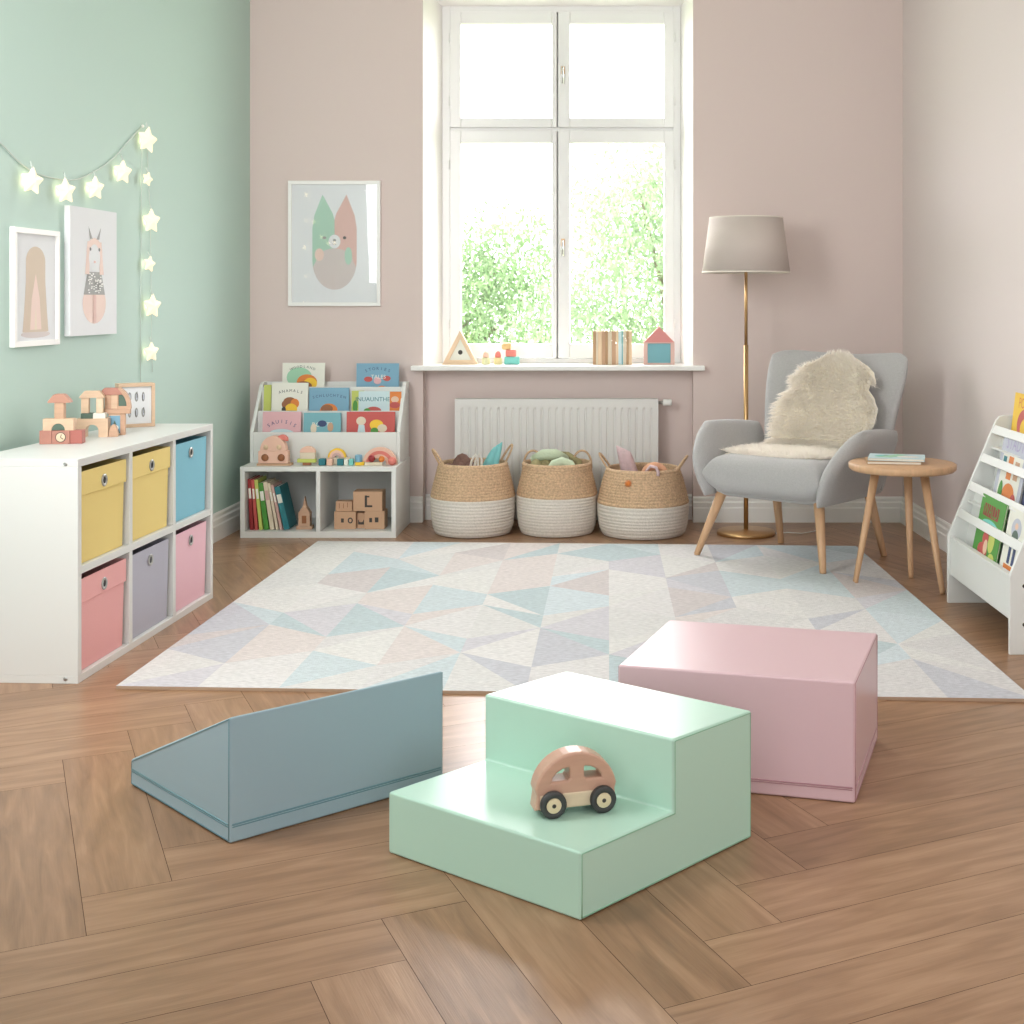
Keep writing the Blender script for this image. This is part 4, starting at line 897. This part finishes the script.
# ================================================================== BASKETS
def basket(label, x, y, R, H, zb, Rt, rz, hang):
    t = thing('woven_basket', label, 'basket', (x, y, 0), rz, 'two-tone woven baskets under the window')
    def ridge(prof, r=.009):
        out = []
        for i in range(len(prof)-1):
            (r0, z0), (r1, z1) = prof[i], prof[i+1]; L = math.hypot(r1-r0, z1-z0); n = max(1, int(L/.015))
            dx, dz = (r1-r0)/L, (z1-z0)/L
            for k in range(n):
                for q in (0, .25, .5, .75):
                    f_ = (k+q)/n; bump = r*math.sin(PI*q)
                    out.append((r0+(r1-r0)*f_+dz*bump*.5, z0+(z1-z0)*f_-dx*bump*.5))
        out.append(prof[-1]); return out
    lower = [(R*.86, 0.004), (R*.90, .012), (R*.955, .05), (R*.99, .12), (R, zb-.02), (R, zb)]
    upper = [(R*1.002, zb), (R*.985, zb+.02), (R*.94, zb+(H-zb)*.35), (R*.86, zb+(H-zb)*.75), (Rt, H)]
    b = MB(); b.lathe([(0, .002), (R*.8, .002)]+ridge(lower)+[(R-.016, zb)]+[(R*.94, .05), (R*.84, .02), (0, .02)], 'whiterope', 56); b.build('white_lower_weave', t)
    b = MB(); b.lathe(ridge(upper)+[(Rt-.003, H+.005), (Rt-.010, H+.005), (Rt-.014, H-.003), (R*.86-.016, zb+(H-zb)*.75), (R*.94-.016, zb+(H-zb)*.35), (R-.017, zb+.001)], 'tanrope', 56); b.build('tan_upper_weave', t)
    for s_ in (-1, 1):
        b = MB(); pts = []
        o_, hgt, lean = hang
        for k in range(15):
            a = PI*k/14; yy = -.045*math.cos(a); up = hgt*math.sin(a)**.8
            if o_ == 'side': pts.append((s_*(Rt-.022+up*lean), yy*.8, H-.03+up+.0))
            else: pts.append((s_*(Rt*.72-.0+.0)-.055*math.cos(a)*1.0, Rt*.35, H-.06+up+.02))
        b.tube(pts, .0065, 'tanrope', 8); b.build('handle', t)
    return t
YK = 7.56
b1 = basket('leftmost two-tone basket, holding brown plush and a turquoise cloth', at(473, 0, YK).x, YK, .243, .405, .213, .197, .5, ('side', .12, .60))
b2 = basket('middle two-tone basket with upright loop handles, holding sage green plush', at(557, 0, YK+.01).x, YK+.01, .233, .405, .222, .20, 0, ('front', .10, 0))
b3 = basket('rightmost and widest two-tone basket, holding pale pink and peach plush', at(643, 0, YK-.035).x, YK-.035, .264, .380, .184, .209, -.25, ('side', .105, .70))
def plush(name, label, mb, loc, rz=0): o = mb.build(name, None, loc, (0, 0, rz)); return tag(o, label, 'soft toy', 'soft toys in the baskets')
def knob_tube(mb, pts, r, m, n=12):
    P = [Vector(p) for p in pts]; mb.tube(P, r, m, n); 
    mb.ball(P[0], r if not isinstance(r, list) else r[0], m, 12); mb.ball(P[-1], r if not isinstance(r, list) else r[-1], m, 12)
x = b1.location.x
m_ = MB(); m_.ball((0, 0, .225), (.085, .09, .215), 'plushd', 20); m_.ball((-.07, -.05, .30), (.05, .05, .09), 'plushd', 14); m_.ball((.06, -.06, .31), (.05, .05, .09), 'plushd', 14); m_.ball((-.005, -.08, .33), (.045, .045, .07), 'plushd', 14)
plush('plush_bear', 'dark brown plush in the leftmost basket', m_, (x-.06, YK-.02, .022))
m_ = MB()
def folded(u, v): return (u*.050*(1-.45*max(0, v-.4)/.6)+.06*v+.03*max(0, v-.3), .012*math.sin(6*u), .245+v*.245+.02*u*max(0, v))
m_.slab(folded, .035, 'plushb', 16, 16, 6); plush('folded_cloth', 'turquoise knitted cloth sticking up from the leftmost basket', m_, (x+.065, YK-.03, .02))
m_ = MB()
for dx in (0, .022): m_.tube([(-.03+dx, 0, .1), (-.028+dx, 0, .34), (-.012+dx, -.004, .42), (.008+dx, -.004, .455), (.022+dx, 0, .43), (.022+dx, 0, .36), (.018+dx, 0, .1)], .007, 'whiterope', 8)
m_.tube([(-.035, -.0, .1), (-.045, -.0, .02), (.03, 0, .02), (.03, 0, .1)], .007, 'whiterope', 8)
plush('white_cord', 'white cord loops hanging between the plush and turquoise cloth in the leftmost basket', m_, (x+.02, YK-.13, .012))
m_ = MB(); m_.ball((0, 0, .2), (.055, .05, .19), 'plushg', 16); plush('plush_toy', 'small pale green plush at the right inside the leftmost basket', m_, (x+.13, YK+.02, .022))
x = b2.location.x
m_ = MB(); m_.ball((-.06, .02, .2), (.09, .1, .21), 'plushm', 20); m_.ball((-.11, -.04, .30), (.05, .05, .11), 'plushm', 14); plush('plush_bear', 'moss brown plush at the left of the middle basket', m_, (x-.01, YK+.0, .022))
m_ = MB(); knob_tube(m_, [(-.13, -.02, .405), (-.08, -.04, .43), (-.01, -.03, .43), (.04, .0, .40)], [.026, .032, .034, .03], 'plushg'); m_.ball((.06, .02, .2), (.035, .035, .19), 'plushg', 14); plush('plush_toy', 'rolled pale sage plush at the back of the middle basket', m_, (x+.0, YK+.04, .02))
m_ = MB(); knob_tube(m_, [(-.075+.0, 0, .30), (-.07, 0, .36), (-.045, 0, .40), (0, 0, .415), (.045, 0, .40), (.07, 0, .36), (.075, 0, .1), (.07, 0, .03)], .026, 'plushg'); plush('plush_ring', 'curved pale green plush ring at the front of the middle basket', m_, (x+.035, YK-.11, .01))
m_ = MB(); knob_tube(m_, [(-.02, .0, .43), (.05, 0, .425), (.11, 0, .39), (.13, 0, .2), (.1, 0, .03)], .022, 'plushm'); plush('plush_snake', 'moss coloured plush tail along the back rim of the middle basket', m_, (x+.01, YK+.09, .01))
x = b3.location.x
def pk(u, v): return (u*.060*(1-.30*max(0, v))-.065*v-.0, .02*math.sin(4*v), .235+v*.238-.02*u*max(0, v))
m_ = MB(); m_.slab(pk, .075, 'plushp', 16, 20, 5); plush('plush_rabbit', 'pale pink speckled plush leaning out of the rightmost basket', m_, (x-.05, YK-.06, .022))
m_ = MB(); m_.ball((0, 0, .16), (.08, .07, .15), 'plushpe', 16)
m_.tube([(.058*math.cos(a), 0, .325+.055*math.sin(a)) for a in [2*PI*k/20 for k in range(21)]], .023, 'plushpe', 12)
plush('plush_ring', 'peach plush ring in the rightmost basket', m_, (x+.065, YK-.13, .022))
m_ = MB(); m_.tube([(-.06, .06, .30), (-.05, .03, .36), (-.02, .0, .402), (.01, -.022, .396), (.022, -.030, .37), (.02, -.034, .35)], .009, 'plushp', 8); m_.tube([(-.06, .06, .30), (-.06, .08, .02)], .009, 'plushp', 8)
plush('plush_tail', 'grey white plush tail hanging over the rim of the rightmost basket', m_, (x+.06, YK-.015-.2, .01))
m_ = MB()
for k in range(6): 
    a = k*PI/6; m_.tube([(-.02*math.cos(a), -.0, -.02*math.sin(a)), (.02*math.cos(a), 0, .02*math.sin(a))], .0025, 'corange', 6)
m_.build('embroidered_star', b3, (-.03, -.236, .318), (-.28, 0, 0))

# ================================================================== ARMCHAIR
CA = (G(697, 557)+G(823, 576)+G(781, 543)+G(884, 556))/4
ca = math.atan2((G(823, 576)-G(697, 557)).y, (G(823, 576)-G(697, 557)).x)
def armchair():
    t = thing('armchair', 'grey wool wingback armchair with wooden legs in the right corner', 'armchair', (CA.x, CA.y, 0), ca)
    W = Matrix.Translation((CA.x, CA.y, 0)) @ Matrix.Rotation(ca, 4, 'Z'); Wi = W.inverted()
    # seat
    def seat(u, v): return (u*.345, -.015+v*.35, .435-.02*v)
    b = MB(); b.slab(seat, .21, 'chair', 36, 36, 9); b.build('seat', t)
    b = MB()
    def under(u, v): return (u*.31, .01+v*.30, .36)
    b.slab(under, .07, 'chair', 20, 20, 12); b.build('seat_base', t)
    # back with winged corners
    def back(u, v):
        k = (v+1)/2
        hw = .358+.085*k**1.3-.03*k**9; cx = .030+.025*k
        z = .36+k*.728-.035*(1-min(1, abs(u))**2)*k**3-.045*abs(u)**9*k**2
        y = .265+.21*k**1.15-.13*abs(u)**2.6*(.35+.65*k)+.02*math.sin(PI*k)*-1
        return (cx+u*hw, y, z)
    b = MB(); b.slab(back, lambda u, v: .125-.02*v, 'chair', 44, 44, 5); b.build('backrest', t)
    # arms
    for s_ in (-1, 1):
        def arm(u, v, s_=s_):
            k = (v+1)/2; kk = max(0, (k-.30)/.70)
            yf = -.355+.20*kk**2.6-.02*math.sin(PI*min(1, k*1.4)); yr = .31
            q = (u+1)/2
            y = yf+(yr-yf)*q
            x = s_*(.345+.125*k**1.2-.045*q*q*k-.012*(1-k))
            z = .335+k*(.365-.035*q*q)
            return (x, y, z)
        b = MB(); b.slab(arm, lambda u, v: .10, 'chair', 36, 36, 5); b.build('armrest', t)
    pf = [(G(697, 557), (.05, .05)), (G(823, 576), (-.03, .05)), (G(781, 543), (.03, -.03)), (G(884, 556), (-.06, -.09))]
    for p, (dx, dy) in pf:
        q = Wi @ p; zt = .0125 if p.y < 6.95 and p.x < 1.2 else 0
        sx = 1 if q.x > 0 else -1; sy = 1 if q.y > 0 else -1
        tp = Vector((sx*.285, sy*.255, .36))
        b = MB(); b.tube([(q.x, q.y, zt+.001), (q.x, q.y, zt+.004), tuple(tp)], [.015, .0165, .028], 'oak', 20); b.build('leg', t)
    # sheepskin: a separate thing lying over back and seat
    sh = thing('sheepskin_throw', 'fluffy cream sheepskin draped over the grey armchair back and seat', 'sheepskin', (CA.x, CA.y, 0), ca)
    path = []
    def surf(u, v):
        # v: -1 seat front ... +1 top of the back
        L = (v+1)/2*.97
        wid = [(0, .24), (.08, .29), (.24, .30), (.40, .27), (.50, .265), (.60, .30), (.68, .305), (.74, .275), (.79, .23), (.88, .255), (.93, .235), (.97, .17), (1.0, .1)]
        for k in range(len(wid)-1):
            if wid[k][0] <= L <= wid[k+1][0]+1e-9:
                f_ = (L-wid[k][0])/(wid[k+1][0]-wid[k][0]); f_ = f_*f_*(3-2*f_); w_ = wid[k][1]*(1-f_)+wid[k+1][1]*f_; break
        else: w_ = .15
        if L < .34: y, z = -.24+L, .534
        elif L < .50:
            a = (L-.34)/.16; y = .10+.075*math.sin(a*PI/2); z = .534+.075*(1-math.cos(a*PI/2))
        else: kk = L-.50; y = .175+kk*.30; z = .609+kk*.94
        cx = -.045+.125*min(1, max(0, (L-.30)/.3))+.02*max(0, L-.6)/.4
        y -= .05*abs(u)**2.2*(1 if L > .45 else 0)
        hgt = (z-.609)
        return (cx+u*w_, y-(.0 if L < .5 else .012), z-(.05*abs(u)**3 if L > .85 else 0))
    b = MB(); b.slab(surf, .03, 'wool', 40, 56, 5); b.build('hide', sh)
    rr = random.Random(5); vs = []; fs = []
    for i in range(34000):
        u = rr.uniform(-1, 1); v = rr.uniform(-1, 1); e = .004
        if abs(u)**6+abs(v)**10 > 1.0: continue
        p = Vector(surf(u, v)); u2 = min(max(u, -.99), .99); v2 = min(max(v, -.99), .99)
        du = Vector(surf(u2+e, v2))-Vector(surf(u2-e, v2)); dv = Vector(surf(u2, v2+e))-Vector(surf(u2, v2-e)); n = du.cross(dv).normalized()
        dun = du.normalized(); dvn = dv.normalized()
        tuft = Vector((math.sin(p.x*60+p.z*33), math.sin(p.z*70+p.x*20), math.cos(p.z*50)))*.35
        d = (n+dun*(u*abs(u)**4*2.6+rr.gauss(0, .35))+dvn*(-.25+2.6*v*abs(v)**8+rr.gauss(0, .35))+tuft*.5).normalized()
        L_ = rr.uniform(.026, .052); s0 = p+n*.012; side = d.cross(Vector((rr.uniform(-1, 1), rr.uniform(-1, 1), rr.uniform(-1, 1)))).normalized()*.0013
        mid = s0+d*L_*.6; bend = Vector((0, 0, -.006)); tip = s0+d*L_+bend; o = len(vs)
        vs += [s0-side, s0+side, mid+side*.8, mid-side*.8, tip]; fs += [(o, o+1, o+2, o+3), (o+3, o+2, o+4)]
    me = bpy.data.meshes.new('wool_pile'); me.from_pydata([tuple(v) for v in vs], [], fs); me.materials.append(M['fleece'])
    ob = bpy.data.objects.new('wool_pile', me); C.objects.link(ob); ob.parent = sh; ob['kind'] = 'stuff'
armchair()

# ================================================================== FLOOR LAMP
def lamp():
    p = G(746, 534); p.y = 7.50; p.x = (746-PX)/F*7.5
    t = thing('floor_lamp', 'brass floor lamp with a beige linen shade behind the armchair', 'floor lamp', (p.x, p.y, 0))
    b = MB(); b.lathe([(0, 0.0005), (.165, .0005), (.168, .004), (.168, .016), (.163, .021), (.03, .023), (.016, .028), (0, .028)], 'brass', 56); b.build('base', t)
    zj = CH-(345-PY)/F*7.5
    b = MB(); b.tube([(0, 0, .026), (0, 0, zj)], .0135, 'brass', 18); b.build('lower_pole', t)
    b = MB(); b.tube([(0, 0, zj), (0, 0, 1.62)], .0095, 'brass', 18); b.build('upper_pole', t)
    zb, zt = CH+(300-273)/F*7.5, CH+(300-217.5)/F*7.5
    rb, rt = 44/F*7.5, 36.5/F*7.5
    b = MB(); b.lathe([(rb, zb), (rt, zt), (rt-.003, zt), (rb-.003, zb)], 'shade', 64, closed=True); s_ = b.build('lamp_shade', t)
    b = MB(); b.lathe([(rb+.001, zb), (rb+.001, zb+.008), (rb-.004, zb+.008), (rb-.004, zb)], 'shade_in', 64, closed=True); b.lathe([(rt+.001, zt-.006), (rt+.001, zt), (rt-.004, zt), (rt-.004, zt-.006)], 'shade_in', 64, closed=True); b.build('shade_rim', s_)
    b = MB()
    for k in range(3):
        a = 2*PI*k/3; b.tube([(0, 0, 1.62), (rt*math.cos(a)*.99, rt*math.sin(a)*.99, zt-.01)], .002, 'brass', 6)
    b.build('shade_spider', s_)
    b = MB(); b.lathe([(0, 1.62), (.016, 1.62), (.016, 1.66), (.012, 1.665)], 'white', 16); b.lathe([(.012, 1.665), (.03, 1.70), (.03, 1.72), (.018, 1.745), (0, 1.75)], 'cwhite', 20); b.build('bulb', t)
    c = MB(); c.tube([(.16, .0, .004), (.24, .03, .004), (.32, .0, .004), (.40, .06, .004), (.47, .2, .004)], .003, 'white', 6); c.build('power_cable', t)
lamp()

# ================================================================== SIDE TABLE
def side_table():
    c = Vector((1.335, 6.15, 0)); zt = CH-162.5/F*6.15; t = thing('side_table', 'round oak side table with splayed legs beside the armchair', 'side table', (c.x, c.y, 0)); R = 53/F*6.15
    th = .036
    b = MB(); b.lathe([(0, zt), (R-.006, zt), (R, zt-.005), (R-.001, zt-th+.01), (R-.012, zt-th), (0, zt-th)], 'oak', 72); b.build('table_top', t)
    for f_ in (G(855, 585), G(942.5, 594), G(911, 578)):
        q = f_-c; tp = Vector((q.x*.56, q.y*.50, zt-th-.0)); 
        b = MB(); b.tube([(q.x, q.y, .0125 if f_.x < 1.3 else .0005), (q.x*.99, q.y*.99, .016), tuple(tp)], [.0115, .013, .021], 'oak', 18); b.build('leg', t)
    o = book('slim mint and white magazine lying flat on the round side table', .26, .19, .012, 'cpale', (0, 0, 0), (0, 0, 0), [('e', .35, .5, .25, .2, 'cturq'), ('p', [(.1, .2), (.5, .9), (.7, .8), (.4, .2)], 'cmint'), ('e', .3, .6, .04, .03, 'dark'), ('e', .7, .4, .2, .15, 'cwhite')], None, 'magazine')
    o.matrix_world = Matrix.Translation((c.x-.045, c.y-.075, zt+.0075+.014)) @ Matrix.Rotation(math.radians(-14), 4, 'Z') @ Matrix.Rotation(-PI/2, 4, 'X')
    o2 = book('grey brown book lying under the mint magazine on the side table', .25, .18, .013, 'ctan', (0, 0, 0), (0, 0, 0), (), None, 'picture_book')
    o2.matrix_world = Matrix.Translation((c.x-.055, c.y-.085, zt+.0075)) @ Matrix.Rotation(math.radians(-8), 4, 'Z') @ Matrix.Rotation(-PI/2, 4, 'X')
side_table()

# ================================================================== SLING BOOKSHELF AT THE RIGHT WALL
def wall_bookcase():
    xf = 1.462; yn, yf = 4.943, 5.81; t = thing('slatted_book_rack', 'white sloping book rack with slats against the right wall', 'book rack', (1.482, yn, 0), .0254); L = yf-yn; D = .325
    prof = [(.0, .0), (D, 0), (D, .835), (.25, .835), (.232, .83), (.218, .815), (.0, .30)]
    # a little foot radius
    for y0, dx in ((0, .0), (L-.02, 0.0)):
        b = MB(); b.prism(prof, y0, y0+.02, 'unit'); b.build('side_panel', t, bevel=.003)
    def slx(z): return .0 if z < .3 else (z-.3)/(.815-.3)*.218
    b = MB(); b.box((.012, .02, .125), (.026, L-.02, .295), 'unit'); b.build('front_apron', t, bevel=.002)
    b = MB(); b.box((.010, .02, .278), (.036, L-.02, .296), 'unit'); b.build('apron_lip', t, bevel=.002)
    for z in (.405, .525, .65, .775):
        x = slx(z)+.004; b = MB(); T = T3((x, 0, z), (0, math.atan2(.218, .515), 0)); b.box((-.002, .02, -.019), (.014, L-.02, .019), 'unit', T); b.build('slat', t, bevel=.002)
    b = MB(); b.box((D-.012, .02, .0), (D-.002, L-.02, .82), 'unit'); b.build('back_panel', t)
    # leaning boards and ledges behind the slats
    for z0, z1, x0 in ((.262, .50, .075), (.46, .74, .185), (.70, .80, .285)):
        b = MB(); k = math.atan2(.09, .24); xx = x0; b.box((.0, .02, 0), (.008, L-.02, z1-z0), 'unit', T3((xx, 0, z0), (0, .20, 0))); b.build('leaning_board', t)
        b = MB(); b.box((max(slx(z0)+.022, .03), .02, z0-.010), (min(xx+.012, D-.013), L-.02, z0), 'unit'); b.build('ledge', t)
    for y, z in ((-.0005, .262), (-.0005, .115)):
        b = MB(); b.lathe([(0, 0), (.007, 0), (.007, .002), (0, .0015)], 'dark', 14, T3((.055, y, z), (PI/2, 0, 0))); b.build('bolt', t)
    g = 'picture books in the slatted rack'
    def rk(lb, y0, y1, x, zb, h, cov, items, lean=.2):
        o = book(lb, abs(y1-y0), h, .008, cov, (0, 0, 0), (0, 0, 0), items, g)
        o.matrix_world = Matrix.Translation((x, (y0+y1)/2, zb)) @ Matrix.Rotation(lean, 4, 'Y') @ Matrix.Rotation(-PI/2, 4, 'Z')
    rk('green picture book with a red figure in the lower slots of the rack', 5.58, 5.24, xf+.050, .2645, .262, 'cgreen', [('r', .15, .68, .78, .88, 'cdkred'), ('e', .5, .55, .35, .1, 'cturq'), ('e', .45, .35, .12, .12, 'cred'), ('e', .4, .15, .2, .12, 'cred'), ('e', .5, .22, .08, .12, 'cskin'), ('e', .7, .35, .12, .18, 'clime'), ('t', 'WALD', .46, .78, .2, 'cgreen'), ('e', .8, .1, .12, .08, 'clime')])
    rk('white picture book with a figure in blue trousers in the lower slots of the rack', 5.22, 4.98, xf+.060, .2645, .262, 'cwhite', [('e', .5, .72, .25, .16, 'cgrey'), ('e', .5, .6, .16, .1, 'cdkgreen'), ('r', .32, .18, .45, .5, 'cnavy'), ('r', .55, .18, .68, .5, 'cnavy'), ('r', .2, .02, .85, .16, 'corange'), ('e', .5, .76, .08, .05, 'cskin')])
    rk('pale blue picture book with orange houses in the upper slots of the rack', 5.66, 5.30, xf+.156, .4625, .325, 'cgrey', [('r', .12, .05, .88, .72, 'cwhite'), ('t', 'STADT', .5, .86, .22, 'cpurple'), ('r', .15, .5, .28, .68, 'cdarkteal'), ('r', .36, .4, .54, .7, 'corange'), ('r', .62, .42, .78, .66, 'ckraft'), ('e', .55, .22, .22, .14, 'corange'), ('e', .25, .2, .08, .16, 'cgreen'), ('e', .76, .15, .1, .1, 'cred')])
    rk('dark navy picture book at the near end of the upper slots of the rack', 5.27, 5.03, xf+.158, .4625, .315, 'cnavy', [('e', .5, .5, .3, .2, 'cdarkteal'), ('e', .4, .3, .2, .1, 'cyellow')])
    rk('yellow picture book with a red arc standing in the top slot of the rack', 5.76, 5.46, xf+.266, .7025, .24, 'cyellow', [('e', .62, .45, .38, .30, 'cred'), ('e', .66, .38, .26, .2, 'cyellow'), ('t', 'POLLI', .5, .82, .22, 'corange')], .12)
wall_bookcase()

# ================================================================== WINDOWSILL TOYS
def sill_toys():
    z = .9528; Y = 8.02; X = lambda p: (p-PX)/F*Y; k = Y/F
    x0, x1 = X(443), X(478); w_ = x1-x0; h = 33*k*1.02
    out = [(-w_/2, 0), (w_/2, 0), (0, h)]; c = (0, h*.36); s_ = .66
    inn = [(c[0]+(a-c[0])*s_, c[1]+(b-c[1])*s_) for a, b in out]
    t = thing('triangle_house', 'pale wooden triangle with a round hole at the left end of the windowsill', 'toy', ((x0+x1)/2, Y, z))
    vs, fs = curve_mesh('c', [out, inn], .018, .002); b = MB(); b.add([(v[0], v[2], v[1]) for v in vs], fs, 'clightwood'); b.build('frame', t)
    b = MB(); b.prism(inn, -.008, .008, 'cwhite'); pn = b.build('inner_panel', t)
    b = MB(); b.lathe([(0, 0), (.014, 0), (.014, .001), (0, .001)], 'dark', 20, T3((.0, -.0083, h*.36), (PI/2, 0, 0))); b.build('round_hole', pn)
    g = 'peg dolls on the windowsill'
    for p, m, hm, lb in ((486, 'cmoss', 'cpeach', 'peg doll with a pale green base, left on the windowsill'), (498, 'cyellow', 'ccoral', 'peg doll with a pale yellow base and coral top on the windowsill')):
        t = thing('peg_doll', lb, 'toy', (X(p), Y, z), 0, g); b = MB(); b.lathe([(0, 0), (.024, 0), (.025, .003), (.025, .038), (.022, .042), (0, .042)], mat('pastel_'+m, (214, 214, 170) if m == 'cmoss' else (232, 216, 160), .5), 24); b.build('base', t)
        b = MB(); b.lathe([(0, .0425), (.019, .0425), (.02, .055), (.015, .072), (.006, .082), (0, .083)], hm, 20); b.build('head', t)
    g = 'pastel blocks on the windowsill'
    for (cx, zz, ww, hh, m, lb) in ((512, 0, .092, .048, 'cturq', 'turquoise block at the bottom of the small pile on the windowsill'), (511, .0485, .064, .042, 'ccoral', 'coral block in the middle of the small pile on the windowsill')):
        block('toy_block', lb, 'toy block', bx(ww, .045, hh, m), (X(cx), Y, z+zz), 0, .006, g)
    block('toy_block', 'ochre rounded block topping the small pile on the windowsill', 'toy block', bx(.058, .04, .042, mat('ochre_paint', (226, 190, 130), .5)), (X(506.5), Y, z+.091), .1, .010, g)
    x = X(593); cols = [('ctan', .0185), ('cbeige', .011), ('clightwood', .024), ('ckraft', .022), ('ctan', .014), ('cbeige', .022), ('ckraft', .026), ('clightwood', .014), ('cpale', .018), ('cteal', .010), ('cbeige', .018), ('ctan', .016), ('clightwood', .018)]
    names = ['tan', 'beige', 'pale wood', 'warm brown', 'tan', 'beige', 'warm brown', 'pale wood', 'pale blue', 'teal', 'beige', 'tan', 'pale wood']; ords = ['first', 'second', 'third', 'fourth', 'fifth', 'sixth', 'seventh', 'eighth', 'ninth', 'tenth', 'eleventh', 'twelfth', 'last']
    sc = (X(632)-X(593))/sum(c[1]+.0008 for c in cols)
    for i, (m, wd) in enumerate(cols):
        wd *= sc; h = .206
        o = book(f'{names[i]} slim upright book, {ords[i]} from the left in the row on the windowsill', .15, h, wd-.0006, m, (0, 0, 0), (0, 0, 0), (), 'slim books on the windowsill', 'slim_book')
        o.matrix_world = Matrix.Translation((x+wd/2, Y+.04, z)) @ Matrix.Rotation(PI/2, 4, 'Z'); x += wd+.0008*sc
    x0, x1 = X(644), X(674); w_ = x1-x0; t = thing('toy_house', 'pink wooden toy house with a blue inset at the right end of the windowsill', 'toy', ((x0+x1)/2, Y, z)); hb = 22*k
    out = [(-w_/2, 0), (w_/2, 0), (w_/2, hb), (-w_/2, hb)]; e = .02; inn = [(-w_/2+e, .008), (w_/2-e, .008), (w_/2-e, hb-.004), (-w_/2+e, hb-.004)]
    vs, fs = curve_mesh('c', [out, inn], .025, .002); b = MB(); b.add([(v[0], v[2], v[1]) for v in vs], fs, 'cprintpink'); b.build('house_frame', t)
    b = MB(); b.prism([(-w_/2-.003, hb+.0005), (w_/2+.003, hb+.0005), (0, hb+16*k)], -.027, .027, mat('rose_paint', (216, 142, 138), .5)); b.build('roof', t, bevel=.002)
    b = MB(); b.box((-w_/2+e, -.018, .008), (w_/2-e, .018, hb-.004), 'cteal'); b.build('blue_inset', t)
sill_toys()
